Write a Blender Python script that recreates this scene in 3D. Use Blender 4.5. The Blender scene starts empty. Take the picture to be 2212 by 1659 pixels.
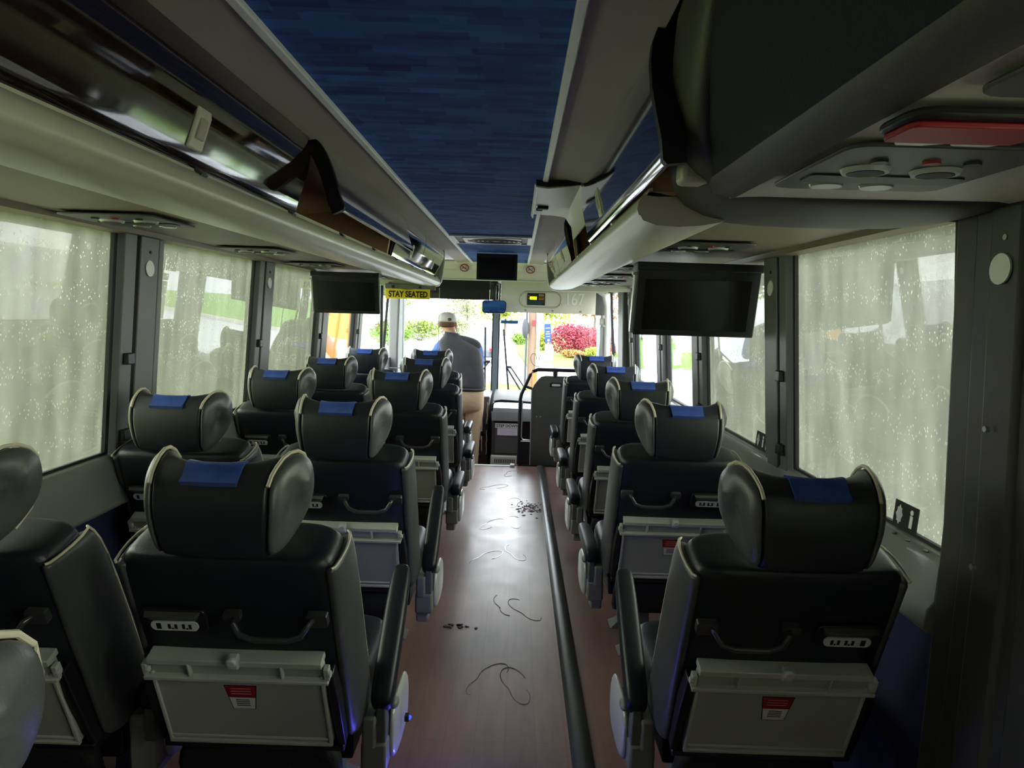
import bpy, bmesh, math, random
from mathutils import Vector, Matrix
random.seed(7)
SC = bpy.context.scene
COL = SC.collection
PI = math.pi

# ------------------------------------------------------------------ camera, sky, exposure
CAM_H, FPX = 1.40, 1534.0
cam = bpy.data.cameras.new('camera'); cam_o = bpy.data.objects.new('camera', cam); COL.objects.link(cam_o)
cam.sensor_fit = 'HORIZONTAL'; cam.sensor_width = 36.0; cam.lens = FPX/2212*36.0
cam.clip_start = 0.02; cam.clip_end = 500
yaw, pitch, roll = math.radians(-0.312), math.radians(-5.726), 0.030
f = Vector((math.sin(yaw)*math.cos(pitch), math.cos(yaw)*math.cos(pitch), math.sin(pitch)))
r = Vector((math.cos(yaw), -math.sin(yaw), 0)); u = r.cross(f)
r2 = math.cos(roll)*r + math.sin(roll)*u; u2 = math.cos(roll)*u - math.sin(roll)*r
cam_o.matrix_world = Matrix(((r2.x, u2.x, -f.x, 0), (r2.y, u2.y, -f.y, 0), (r2.z, u2.z, -f.z, CAM_H), (0, 0, 0, 1)))
SC.camera = cam_o
SC.view_settings.view_transform = 'Standard'; SC.view_settings.look = 'None'
SC.view_settings.gamma = 1.0; SC.view_settings.use_curve_mapping = False
SC.view_settings.exposure = 2.2
SKY = 2.6
w = bpy.data.worlds.new('overcast_sky'); SC.world = w; w.use_nodes = True
nt = w.node_tree; nt.nodes.clear()
out = nt.nodes.new('ShaderNodeOutputWorld'); bg = nt.nodes.new('ShaderNodeBackground')
tc = nt.nodes.new('ShaderNodeTexCoord'); sp = nt.nodes.new('ShaderNodeSeparateXYZ'); rp = nt.nodes.new('ShaderNodeValToRGB')
nt.links.new(tc.outputs['Generated'], sp.inputs[0]); nt.links.new(sp.outputs['Z'], rp.inputs[0])
rp.color_ramp.elements[0].position = 0.0; rp.color_ramp.elements[0].color = (0.93, 0.96, 0.97, 1)
rp.color_ramp.elements[1].position = 0.8; rp.color_ramp.elements[1].color = (0.78, 0.86, 0.98, 1)
nt.links.new(rp.outputs[0], bg.inputs[0]); bg.inputs[1].default_value = SKY
nt.links.new(bg.outputs[0], out.inputs[0])

# ------------------------------------------------------------------ helpers
def lin(c):
    def g(v):
        v /= 255.0
        return v/12.92 if v <= .04045 else ((v+.055)/1.055)**2.4
    return (g(c[0]), g(c[1]), g(c[2]), 1)

MATS = {}
def mat(name, rgb, rough=.5, metal=0.0, spec=.5, bump=None, vary=None, emit=None, coat=0.0, sheen=0.0, trans=0.0):
    """principled material; rgb is sRGB 0-255. bump=(scale,strength,(sx,sy,sz)), vary=(scale,amount,(sx,sy,sz))"""
    if name in MATS: return MATS[name]
    m = bpy.data.materials.new(name); m.use_nodes = True; n = m.node_tree; b = n.nodes['Principled BSDF']
    c = lin(rgb); b.inputs['Base Color'].default_value = c
    b.inputs['Roughness'].default_value = rough; b.inputs['Metallic'].default_value = metal
    b.inputs['Specular IOR Level'].default_value = spec
    b.inputs['Coat Weight'].default_value = coat; b.inputs['Coat Roughness'].default_value = .06
    b.inputs['Sheen Weight'].default_value = sheen; b.inputs['Transmission Weight'].default_value = trans
    if emit:
        b.inputs['Emission Color'].default_value = lin(emit[0]); b.inputs['Emission Strength'].default_value = emit[1]
    def coords(s):
        t = n.nodes.new('ShaderNodeTexCoord'); mp = n.nodes.new('ShaderNodeMapping')
        mp.inputs['Scale'].default_value = s; n.links.new(t.outputs['Object'], mp.inputs[0]); return mp
    if vary:
        sc, am, s = (list(vary)+[(1, 1, 1)])[:3]
        tx = n.nodes.new('ShaderNodeTexNoise'); tx.inputs['Scale'].default_value = sc; tx.inputs['Detail'].default_value = 5
        n.links.new(coords(s).outputs[0], tx.inputs[0])
        mx = n.nodes.new('ShaderNodeMix'); mx.data_type = 'RGBA'
        mx.inputs['A'].default_value = tuple(v*(1-am) for v in c[:3])+(1,); mx.inputs['B'].default_value = tuple(min(1, v*(1+am)) for v in c[:3])+(1,)
        rr = n.nodes.new('ShaderNodeMapRange'); rr.inputs['From Min'].default_value = .3; rr.inputs['From Max'].default_value = .7
        n.links.new(tx.outputs[0], rr.inputs[0]); n.links.new(rr.outputs[0], mx.inputs['Factor']); n.links.new(mx.outputs['Result'], b.inputs['Base Color'])
    if bump:
        sc, st, s = (list(bump)+[(1, 1, 1)])[:3]
        tx = n.nodes.new('ShaderNodeTexNoise'); tx.inputs['Scale'].default_value = sc; tx.inputs['Detail'].default_value = 4
        n.links.new(coords(s).outputs[0], tx.inputs[0])
        bp = n.nodes.new('ShaderNodeBump'); bp.inputs['Strength'].default_value = st; bp.inputs['Distance'].default_value = .004
        n.links.new(tx.outputs[0], bp.inputs['Height']); n.links.new(bp.outputs[0], b.inputs['Normal'])
    MATS[name] = m
    return m

class MB:
    """collects shapes and links them as ONE mesh object"""
    def __init__(s, M=None): s.v = []; s.f = []; s.mi = []; s.M = M or Matrix()
    def add(s, vs, fs, mi=0, M=None):
        k = len(s.v); T = s.M @ M if M is not None else s.M
        s.v += [tuple(T @ Vector(p)) for p in vs]
        s.f += [tuple(i+k for i in q) for q in fs]; s.mi += [mi]*len(fs); return s
    def box(s, x0, x1, y0, y1, z0, z1, mi=0, M=None):
        v = [(x, y, z) for x in (x0, x1) for y in (y0, y1) for z in (z0, z1)]
        return s.add(v, [(0, 1, 3, 2), (4, 6, 7, 5), (0, 4, 5, 1), (2, 3, 7, 6), (0, 2, 6, 4), (1, 5, 7, 3)], mi, M)
    def loft(s, rings, mi=0, cap=True, closed=True, M=None):
        n = len(rings[0]); v = [p for q in rings for p in q]; fs = []
        for i in range(len(rings)-1):
            for j in range(n if closed else n-1):
                a = i*n+j; b = i*n+(j+1) % n
                fs.append((a, b, b+n, a+n))
        if cap: fs.append(tuple(range(n))[::-1]); fs.append(tuple((len(rings)-1)*n+j for j in range(n)))
        return s.add(v, fs, mi, M)
    def prism(s, prof, a0, a1, axis='y', mi=0, M=None):
        def P(p, a):
            return (p[0], a, p[1]) if axis == 'y' else ((a, p[0], p[1]) if axis == 'x' else (p[0], p[1], a))
        return s.loft([[P(p, a0) for p in prof], [P(p, a1) for p in prof]], mi, True, True, M)
    def tube(s, path, rad, n=8, mi=0, M=None, closed=False):
        path = [Vector(p) for p in path]; rings = []; k = len(path)
        for i, p in enumerate(path):
            if closed: t = path[(i+1) % k]-path[i-1]
            else: t = path[min(i+1, k-1)]-path[max(i-1, 0)]
            if t.length < 1e-9: t = Vector((0, 0, 1))
            t.normalize()
            ref = Vector((0, 0, 1)) if abs(t.z) < .9 else Vector((1, 0, 0))
            a = t.cross(ref).normalized(); b = t.cross(a)
            rr = rad[i] if isinstance(rad, (list, tuple)) else rad
            rings.append([tuple(p+a*rr*math.cos(2*PI*j/n)+b*rr*math.sin(2*PI*j/n)) for j in range(n)])
        if closed: rings.append(rings[0]); return s.loft(rings, mi, False, True, M)
        return s.loft(rings, mi, True, True, M)
    def disc(s, c, r, h, n=24, axis='z', mi=0, M=None, r2=None):
        r2 = r if r2 is None else r2
        def P(a, rr, hh):
            x, y = rr*math.cos(a), rr*math.sin(a)
            q = (x, y, hh) if axis == 'z' else ((x, hh, y) if axis == 'y' else (hh, x, y))
            return (c[0]+q[0], c[1]+q[1], c[2]+q[2])
        return s.loft([[P(2*PI*j/n, r, 0) for j in range(n)], [P(2*PI*j/n, r2, h) for j in range(n)]], mi, True, True, M)
    def ell(s, c, rx, ry, rz, nu=16, nv=10, mi=0, M=None):
        rings = []
        for i in range(1, nv):
            t = PI*i/nv
            rings.append([(c[0]+rx*math.sin(t)*math.cos(2*PI*j/nu), c[1]+ry*math.sin(t)*math.sin(2*PI*j/nu), c[2]-rz*math.cos(t)) for j in range(nu)])
        return s.loft(rings, mi, True, True, M)
    def build(s, name, mats, parent=None, bevel=0, subsurf=0, smooth=True, angle=40, loc=None, seg=2):
        me = bpy.data.meshes.new(name); me.from_pydata(s.v, [], s.f)
        mats = mats if isinstance(mats, (list, tuple)) else [mats]
        for m in mats: me.materials.append(m)
        for p, i in zip(me.polygons, s.mi): p.material_index = i
        bm = bmesh.new(); bm.from_mesh(me); bmesh.ops.recalc_face_normals(bm, faces=bm.faces); bm.to_mesh(me); bm.free()
        if smooth:
            for p in me.polygons: p.use_smooth = True
            me.set_sharp_from_angle(angle=math.radians(angle))
        o = bpy.data.objects.new(name, me); COL.objects.link(o)
        if parent: o.parent = parent
        if loc: o.location = loc
        if bevel:
            b = o.modifiers.new('bevel', 'BEVEL'); b.width = bevel; b.segments = seg; b.limit_method = 'ANGLE'; b.angle_limit = math.radians(40); b.harden_normals = False
        if subsurf:
            b = o.modifiers.new('subd', 'SUBSURF'); b.levels = subsurf; b.render_levels = subsurf
        return o

def tag(o, label, cat, group=None, kind=None):
    o['label'] = label; o['category'] = cat
    if group: o['group'] = group
    if kind: o['kind'] = kind
    return o
def struct(o): o['kind'] = 'structure'; return o
def empty(name, loc, label=None, cat=None, group=None, rz=0):
    o = bpy.data.objects.new(name, None); COL.objects.link(o); o.location = loc; o.rotation_euler = (0, 0, rz); o.empty_display_size = .05
    if label: tag(o, label, cat, group)
    return o
def copy_tree(o, parent=None):
    c = o.copy(); COL.objects.link(c)
    if parent: c.parent = parent
    for ch in list(o.children): copy_tree(ch, c)
    return c
def text_obj(name, s, size, m, parent=None, loc=(0, 0, 0), rot=(PI/2, 0, 0), sx=1.0, depth=.0006, align='CENTER', bold=0.0):
    cu = bpy.data.curves.new(name, 'FONT'); cu.body = s; cu.size = size; cu.align_x = align; cu.align_y = 'CENTER'; cu.extrude = depth; cu.offset = bold
    t = bpy.data.objects.new('t', cu); COL.objects.link(t)
    bpy.context.view_layer.update()
    me = bpy.data.meshes.new_from_object(t.evaluated_get(bpy.context.evaluated_depsgraph_get())); bpy.data.objects.remove(t); bpy.data.curves.remove(cu)
    me.materials.clear(); me.materials.append(m); me.name = name
    for v in me.vertices: v.co.x *= sx
    o = bpy.data.objects.new(name, me); COL.objects.link(o); o.location = loc; o.rotation_euler = rot
    if parent: o.parent = parent
    return o
def rrect(hw, hh, r, n=4):
    pts = []
    for cx, cy, a0 in ((hw-r, hh-r, 0), (-hw+r, hh-r, PI/2), (-hw+r, -hh+r, PI), (hw-r, -hh+r, 1.5*PI)):
        for k in range(n+1):
            a = a0+PI/2*k/n; pts.append((cx+r*math.cos(a), cy+r*math.sin(a)))
    return pts
def sup(hw, hh, e=4.0, n=24):
    pts = []
    for k in range(n):
        a = 2*PI*k/n; c, s_ = math.cos(a), math.sin(a)
        pts.append((hw*math.copysign(abs(c)**(2/e), c), hh*math.copysign(abs(s_)**(2/e), s_)))
    return pts

# ------------------------------------------------------------------ materials
def nodes_mat(name):
    m = bpy.data.materials.new(name); m.use_nodes = True; m.node_tree.nodes.clear(); return m, m.node_tree
leather = mat('black_navy_leather', (22, 27, 33), .42, spec=.45, bump=(260, .12), vary=(9, .12))
leather_grey = mat('lit_charcoal_leather', (66, 68, 68), .40, spec=.5, bump=(240, .12), vary=(8, .1))  # dark grey leather, lightened for windscreen light falling on the seat sides
wing_leather = mat('grey_wing_leather', (76, 77, 77), .38, spec=.5, bump=(240, .12), vary=(8, .1))
hr_leather = mat('headrest_leather', (32, 36, 40), .40, spec=.5, bump=(240, .12), vary=(8, .1))
piping = mat('cream_piping', (196, 188, 166), .5)
suede = mat('blue_suede', (22, 62, 140), .95, sheen=.15, vary=(40, .25), bump=(300, .3))
tray_grey = mat('grey_tray_plastic', (154, 157, 148), .5, bump=(500, .08))
tray_rim = mat('tray_rim_plastic', (178, 180, 172), .42)
hood_grey = mat('outlet_hood_grey', (74, 74, 72), .45)
blackp = mat('black_plastic', (22, 23, 25), .45)
handle_m = mat('dark_grey_handle', (58, 59, 60), .28, coat=.3)
satin_black = mat('satin_black_metal', (24, 25, 27), .35)
console_grey = mat('grey_console_plastic', (128, 128, 124), .5)
cover_white = mat('pale_console_cover', (190, 190, 188), .3, coat=.3)
pocket_net = mat('black_pocket_mesh', (13, 14, 16), .8, bump=(120, .5))
frame_grey = mat('grey_seat_frame', (95, 97, 94), .5)
socket_white = mat('socket_plate', (200, 202, 198), .35)
red_label = mat('red_label', (150, 18, 28), .5)
white_label = mat('white_label', (215, 212, 208), .5)
grey_print = mat('grey_print', (95, 92, 92), .6)
cream = mat('cream_rail_plastic', (192, 187, 172), .38, spec=.5)
header_cream = mat('brightened_header_plastic', (228, 221, 208), .5, bump=(200, .05))  # cream plastic lightened to stand in for light missing at the bus front
cream2 = mat('cream_panel_plastic', (202, 196, 184), .5, bump=(200, .05))
grey_vinyl = mat('grey_ceiling_vinyl', (176, 166, 156), .7, bump=(180, .15), vary=(3, .05))
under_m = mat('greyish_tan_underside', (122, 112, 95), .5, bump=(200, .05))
plate_m = mat('dark_service_plate', (70, 69, 65), .45)
grey_vinyl2 = mat('grey_vinyl_dark', (120, 116, 116), .75, bump=(180, .15))
navy_panel = mat('navy_fabric_panel', (30, 31, 46), .85, bump=(240, .25), vary=(5, .1))
wall_navy = mat('navy_wall_fabric', (20, 24, 62), .9, bump=(240, .25))
soffit = mat('olive_soffit_plastic', (70, 68, 58), .5, bump=(180, .1))
pillar_grey = mat('grey_pillar_plastic', (104, 104, 102), .5, bump=(200, .06))
pillar_olive = mat('olive_wall_plastic', (52, 52, 46), .55, bump=(120, .1))
gasket = mat('black_rubber', (12, 12, 12), .6)
ledge_m = mat('grey_ledge_plastic', (116, 118, 114), .35, coat=.2)
chrome = mat('chrome', (215, 215, 215), .12, metal=1)
silver = mat('silver_paint', (175, 175, 172), .3, metal=.6)
screen = mat('tv_screen', (16, 16, 16), .22, spec=.5)
tvblack = mat('tv_black_plastic', (11, 11, 11), .5)
tan_inside = mat('tan_bin_lining', (206, 170, 138), .8, bump=(150, .1))
bright_white = mat('bright_white', (250, 250, 250), .5)
white_paint = mat('white_paint', (225, 224, 220), .45)
door_m = mat('dark_gloss_bin_door', (34, 20, 16), .045, spec=.3, coat=1.0)
door_blue = mat('indigo_gloss_bin_door', (34, 34, 58), .05, spec=.8, coat=1.0)
yellow_sign = mat('yellow_sign', (236, 206, 30), .5)
ink = mat('black_ink', (14, 14, 14), .6)

# blue ceiling cloth: short woven dashes laid across the bus
m, n = nodes_mat('blue_ceiling_cloth'); N = n.nodes.new
o_ = N('ShaderNodeOutputMaterial'); b = N('ShaderNodeBsdfPrincipled'); n.links.new(b.outputs[0], o_.inputs[0]); b.inputs['Roughness'].default_value = .9
t = N('ShaderNodeTexCoord')
def brick(scx, scy, off):
    mp = N('ShaderNodeMapping'); mp.inputs['Scale'].default_value = (scx, scy, 1); mp.inputs['Location'].default_value = (off, off*.37, 0)
    n.links.new(t.outputs['Object'], mp.inputs[0])
    nz = N('ShaderNodeTexNoise'); nz.inputs['Scale'].default_value = 3; n.links.new(mp.outputs[0], nz.inputs[0])
    ad = N('ShaderNodeVectorMath'); ad.operation = 'MULTIPLY_ADD'; ad.inputs[1].default_value = (.12, .12, 0); n.links.new(nz.outputs['Color'], ad.inputs[0]); n.links.new(mp.outputs[0], ad.inputs[2])
    br = N('ShaderNodeTexBrick'); br.inputs['Scale'].default_value = 1; br.inputs['Mortar Size'].default_value = 0; br.inputs['Color1'].default_value = (0, 0, 0, 1); br.inputs['Color2'].default_value = (1, 1, 1, 1)
    br.inputs['Brick Width'].default_value = .9; br.inputs['Row Height'].default_value = .3; br.offset = .37
    n.links.new(ad.outputs[0], br.inputs[0]); return br
b1, b2 = brick(9, 8, 0), brick(5, 11, 1.3)
ad = N('ShaderNodeMix'); ad.data_type = 'RGBA'; ad.inputs['Factor'].default_value = .5; n.links.new(b1.outputs[0], ad.inputs['A']); n.links.new(b2.outputs[0], ad.inputs['B'])
st = N('ShaderNodeTexNoise'); st.inputs['Scale'].default_value = 30; st.inputs['Detail'].default_value = 6
mp = N('ShaderNodeMapping'); mp.inputs['Scale'].default_value = (.3, 6, 1); n.links.new(t.outputs['Object'], mp.inputs[0]); n.links.new(mp.outputs[0], st.inputs[0])
a2 = N('ShaderNodeMix'); a2.data_type = 'RGBA'; a2.inputs['Factor'].default_value = .25; n.links.new(ad.outputs['Result'], a2.inputs['A']); n.links.new(st.outputs[0], a2.inputs['B'])
cr = N('ShaderNodeValToRGB'); cr.color_ramp.elements[0].position = .15; cr.color_ramp.elements[0].color = lin((12, 52, 126)); cr.color_ramp.elements[1].position = .85; cr.color_ramp.elements[1].color = lin((66, 122, 204))
n.links.new(a2.outputs['Result'], cr.inputs[0]); n.links.new(cr.outputs[0], b.inputs['Base Color'])
MATS['ceil'] = m

# floor: red brown vinyl planks, damp
m, n = nodes_mat('red_brown_vinyl_floor'); N = n.nodes.new
o_ = N('ShaderNodeOutputMaterial'); b = N('ShaderNodeBsdfPrincipled'); n.links.new(b.outputs[0], o_.inputs[0])
t = N('ShaderNodeTexCoord'); mp = N('ShaderNodeMapping'); mp.inputs['Rotation'].default_value = (0, 0, PI/2); n.links.new(t.outputs['Object'], mp.inputs[0])
br = N('ShaderNodeTexBrick'); br.inputs['Scale'].default_value = 1; br.inputs['Brick Width'].default_value = 1.1; br.inputs['Row Height'].default_value = .1; br.inputs['Mortar Size'].default_value = .0015
br.inputs['Color1'].default_value = lin((152, 114, 104)); br.inputs['Color2'].default_value = lin((160, 120, 110)); br.inputs['Mortar'].default_value = lin((142, 106, 97)); n.links.new(mp.outputs[0], br.inputs[0])
nz = N('ShaderNodeTexNoise'); nz.inputs['Scale'].default_value = 26; nz.inputs['Detail'].default_value = 6; mp2 = N('ShaderNodeMapping'); mp2.inputs['Scale'].default_value = (1, .12, 1); n.links.new(t.outputs['Object'], mp2.inputs[0]); n.links.new(mp2.outputs[0], nz.inputs[0])
mx = N('ShaderNodeMix'); mx.data_type = 'RGBA'; mx.blend_type = 'OVERLAY'; mx.inputs['Factor'].default_value = .35; n.links.new(br.outputs[0], mx.inputs['A']); n.links.new(nz.outputs[0], mx.inputs['B']); n.links.new(mx.outputs['Result'], b.inputs['Base Color'])
n2 = N('ShaderNodeTexNoise'); n2.inputs['Scale'].default_value = 7; n2.inputs['Detail'].default_value = 5; n.links.new(t.outputs['Object'], n2.inputs[0])
mr = N('ShaderNodeMapRange'); mr.inputs['From Min'].default_value = .35; mr.inputs['From Max'].default_value = .65; mr.inputs['To Min'].default_value = .30; mr.inputs['To Max'].default_value = .44; n.links.new(n2.outputs[0], mr.inputs[0]); n.links.new(mr.outputs[0], b.inputs['Roughness'])
bp = N('ShaderNodeBump'); bp.inputs['Strength'].default_value = .25; bp.inputs['Distance'].default_value = .002; n3 = N('ShaderNodeTexNoise'); n3.inputs['Scale'].default_value = 90; n.links.new(t.outputs['Object'], n3.inputs[0]); n.links.new(n3.outputs[0], bp.inputs['Height']); n.links.new(bp.outputs[0], b.inputs['Normal'])
b.inputs['Specular IOR Level'].default_value = .8; b.inputs['Coat Weight'].default_value = 1.0; b.inputs['Coat Roughness'].default_value = .33
MATS['floor'] = m

def glass_mat(name, tint, haze, drops, boost=1.0):
    """thin pane: Fresnel mirror over a tinted clear body, with a share of scattering wet film and rain drops"""
    m, n = nodes_mat(name); N = n.nodes.new; L = n.links.new
    o_ = N('ShaderNodeOutputMaterial'); t = N('ShaderNodeTexCoord')
    tr = N('ShaderNodeBsdfTransparent'); tr.inputs[0].default_value = tuple(tint)+(1,)
    gl = N('ShaderNodeBsdfGlossy'); gl.inputs['Roughness'].default_value = .012
    fr = N('ShaderNodeFresnel'); fr.inputs['IOR'].default_value = 1.5
    body = tr
    if haze:
        tl = N('ShaderNodeBsdfTranslucent'); tl.inputs[0].default_value = (.84, .85, .735, 1)
        m1 = N('ShaderNodeMixShader'); L(tr.outputs[0], m1.inputs[1]); L(tl.outputs[0], m1.inputs[2])
        vo = N('ShaderNodeTexVoronoi'); vo.inputs['Scale'].default_value = 115; mp = N('ShaderNodeMapping'); mp.inputs['Scale'].default_value = (1, 1, .55)
        L(t.outputs['Object'], mp.inputs[0]); L(mp.outputs[0], vo.inputs[0])
        nz = N('ShaderNodeTexNoise'); nz.inputs['Scale'].default_value = 14; nz.inputs['Detail'].default_value = 7; mp2 = N('ShaderNodeMapping'); mp2.inputs['Scale'].default_value = (1, 1, .22); L(t.outputs['Object'], mp2.inputs[0]); L(mp2.outputs[0], nz.inputs[0])
        dr = N('ShaderNodeMapRange'); dr.inputs['From Min'].default_value = .32; dr.inputs['From Max'].default_value = .12; dr.inputs['To Min'].default_value = 0; dr.inputs['To Max'].default_value = 1; L(vo.outputs['Distance'], dr.inputs[0])
        # only some cells carry a drop
        cs = N('ShaderNodeSeparateColor'); L(vo.outputs['Color'], cs.inputs[0])
        gt = N('ShaderNodeMath'); gt.operation = 'GREATER_THAN'; gt.inputs[1].default_value = .5; L(cs.outputs[0], gt.inputs[0])
        mu = N('ShaderNodeMath'); mu.operation = 'MULTIPLY'; L(dr.outputs[0], mu.inputs[0]); L(gt.outputs[0], mu.inputs[1])
        st = N('ShaderNodeMapRange'); st.inputs['From Min'].default_value = .3; st.inputs['From Max'].default_value = .7; st.inputs['To Min'].default_value = haze*.7; st.inputs['To Max'].default_value = haze*1.3; L(nz.outputs[0], st.inputs[0])
        ma = N('ShaderNodeMath'); ma.operation = 'MULTIPLY_ADD'; ma.inputs[1].default_value = drops; L(mu.outputs[0], ma.inputs[0]); L(st.outputs[0], ma.inputs[2])
        L(ma.outputs[0], m1.inputs[0]); body = m1
        bp = N('ShaderNodeBump'); bp.inputs['Strength'].default_value = .06; bp.inputs['Distance'].default_value = .002; L(mu.outputs[0], bp.inputs['Height']); L(bp.outputs[0], gl.inputs['Normal'])
    mxs = N('ShaderNodeMixShader'); mm = N('ShaderNodeMath'); mm.operation = 'MULTIPLY'; mm.inputs[1].default_value = boost; mm.use_clamp = True
    L(fr.outputs[0], mm.inputs[0]); L(mm.outputs[0], mxs.inputs[0]); L(body.outputs[0], mxs.inputs[1]); L(gl.outputs[0], mxs.inputs[2]); L(mxs.outputs[0], o_.inputs[0])
    MATS[name] = m; return m
side_glass = glass_mat('wet_tinted_side_glass', (.86, .875, .77), .19, .15)
front_glass = glass_mat('clear_windscreen_glass', (.96, .975, .97), 0, 0, .6)
plexi = glass_mat('clear_plexiglass', (.97, .98, .98), 0, 0, .7)

# ------------------------------------------------------------------ bus shell: all profiles are (d = distance from the bus centre line, z)
CX = -.20
def sx(side, d): return CX+side*d            # side -1 left, +1 right
def prof(side, pts): return [(sx(side, d), z) for d, z in pts]

struct(MB().box(-1.44, 1.04, -1.6, 6.42, -.06, 0).build('floor', MATS['floor']))
# blue cloth ceiling, gently joined to the header in front
struct(MB().box(CX-.29, CX+.29, -1.6, 7.46, 1.916, 1.93).build('ceiling', MATS['ceil']))
k = 0
for side in (-1, 1):
    k += 1
    p = prof(side, [(.285, 1.912), (.36, 1.910), (.44, 1.898), (.44, 1.912), (.36, 1.925), (.285, 1.926)])
    y0 = -1.6
    struct(MB().prism(p, y0, 7.44).build('trim_%d' % k, grey_vinyl))
for side in (-1, 1):
    k += 1
    e = .288
    struct(MB().prism(prof(side, [(e-.008, 1.900), (e+.012, 1.898), (e+.014, 1.914), (e-.008, 1.914)]), -1.6, 7.46).build('trim_%d' % k, bright_white, bevel=.003))
# outer roof and upper walls close the shell
struct(MB().box(-1.5, 1.1, -1.65, 8.6, 1.99, 2.03).build('trim_5', pillar_grey))
for side, nm in ((-1, 'wall_left'), (1, 'wall_right')):
    b = MB()
    b.prism(prof(side, [(1.225, -.6), (1.225, .66), (1.245, .66), (1.245, -.6)]), -1.6, 8.4)            # fabric lower wall
    b.prism(prof(side, [(1.160, 1.636), (1.15, 2.02), (1.24, 2.02), (1.225, 1.636)]), -1.6, 8.4, mi=1)
    b.prism(prof(side, [(1.225, .66), (1.225, .86), (1.245, .86), (1.245, .66)]), -1.6, 8.4, mi=1)
    struct(b.build(nm, [wall_navy, pillar_grey]))
# ledge and heater duct under the windows
for side, nm in ((-1, 'baseboard_left'), (1, 'baseboard_right')):
    y0 = -1.6 if side < 0 else 1.59
    b = MB()
    b.prism(prof(side, [(1.232, .858), (1.222, .872), (1.198, .866), (1.185, .845), (1.182, .765), (1.166, .745), (1.160, .70), (1.168, .69), (1.232, .69)]), y0, 6.6)
    if side > 0:
        for yy in (1.66, 1.74, 1.80, 1.95): b.disc((sx(1, 1.192), yy, .86), .007, .006)
    struct(b.build(nm, ledge_m, bevel=.004))
struct(MB().box(-1.46, 1.06, -1.66, -1.6, -.06, 2.0).build('wall_rear', pillar_olive))

# window panes, black gaskets and pillars. wall leans in: d 1.22 at the sill to 1.165 at the top
def wall_d(z): return 1.222-(z-.86)/(1.64-.86)*.057
def pane(side, y0, y1, n_, z0=.862, z1=1.655, m=side_glass):
    a, c = wall_d(z0)+.004, wall_d(z1)+.004
    e = empty('window_%d' % n_, (sx(side, a), (y0+y1)/2, z0)); struct(e)
    L = Matrix.Translation(-e.location)
    MB(L).prism(prof(side, [(a, z0), (c, z1), (c+.006, z1), (a+.006, z0)]), y0, y1).build('window_pane', m, e, smooth=False)
    g = MB(L); t_ = .016
    for ya, yb in ((y0-.004, y0+t_), (y1-t_, y1+.004)):
        g.prism(prof(side, [(a-.012, z0), (c-.012, z1), (c+.012, z1), (a+.012, z0)]), ya, yb)
    g.prism(prof(side, [(a-.014, z0-.004), (a-.012, z0+.016), (a+.012, z0+.016), (a+.012, z0-.004)]), y0, y1)
    g.build('window_gasket', gasket, e, smooth=False)
    return e
wins = {-1: [(-1.45, -.22), (1.25, 2.42), (2.72, 3.69), (3.95, 4.86), (5.14, 6.02), (6.28, 7.55)], 1: [(-1.45, .70), (1.585, 2.53), (2.79, 3.70), (3.965, 4.71), (4.98, 5.95), (6.22, 7.5)]}  # first span each side: unseen rear window added to light the seat backs
PANES = {}
q = 0
for side in (-1, 1):
    for a, c in wins[side]:
        q += 1; PANES[(side, round(a, 1))] = pane(side, a, c, q, z0=.862 if a < 6.2 else .5, m=side_glass if a < (4.9 if side < 0 else 3.9) else front_glass)
# pillars between the panes
disc_m = mat('white_reflector_disc', (226, 224, 222), .35)
k = 5
def pillar(side, y0, y1, disc=True, latch=True):
    global k
    k += 1
    yc = (y0+y1)/2; z0, z1 = .84, 1.66
    e = empty('trim_%d' % k, (sx(side, 1.2), yc, z0)); struct(e); L = Matrix.Translation(-e.location)
    b = MB(L)
    secs = []
    # stepped section seen from inside: raised middle with two grooves
    def strip(ya, yb, th, mi=0):
        p = []
        for z in (z0, 1.0, 1.15, 1.3, 1.45, z1): p.append((wall_d(z)-th-.012*math.sin(PI*(z-z0)/(z1-z0))*0, z))
        p2 = [(wall_d(z)+.03, z) for z in (z1, z0)]
        b.prism(prof(side, p+p2), ya, yb, mi=mi)
    w_ = y1-y0
    strip(y0+.012, y0+.30*w_, .030)
    strip(y0+.30*w_, y0+.36*w_, .016, 1)
    strip(y0+.36*w_, y0+.78*w_, .034)
    strip(y0+.78*w_, y0+.84*w_, .016, 1)
    strip(y0+.84*w_, y1-.012, .026)
    b.build('pillar_cover', [pillar_grey, gasket], e, bevel=.004)
    if disc:
        zz = 1.52
        MB(L).disc((sx(side, wall_d(zz)-.0345), y0+.57*w_, zz), .029, -side*.003, axis='x').build('reflector_disc', disc_m, e)
        MB(L).disc((sx(side, wall_d(1.57)-.0345), y0+.57*w_, 1.578), .006, -side*.003, axis='x', n=10).build('screw', gasket, e)
    if latch:
        for zz in (1.20, .93):
            MB(L).box(sx(side, wall_d(zz)-.05), sx(side, wall_d(zz)-.02), y0+.03, y0+.075, zz-.02, zz+.02).build('window_catch', blackp, e, bevel=.004)
    return e
for side in (-1, 1):
    l = wins[side]
    for (a0, a1), (b0, b1) in zip(l[:-1], l[1:]):
        if b0-a1 > .05 and a1 < 6.1 and a1 > 1.2: pillar(side, a1, b0)
struct(MB().prism(prof(-1, [(1.15, .84), (1.125, 1.65), (1.24, 1.65), (1.24, .84)]), -.22, 1.25).build('wall_left_rear', pillar_olive, bevel=.01))
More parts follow.
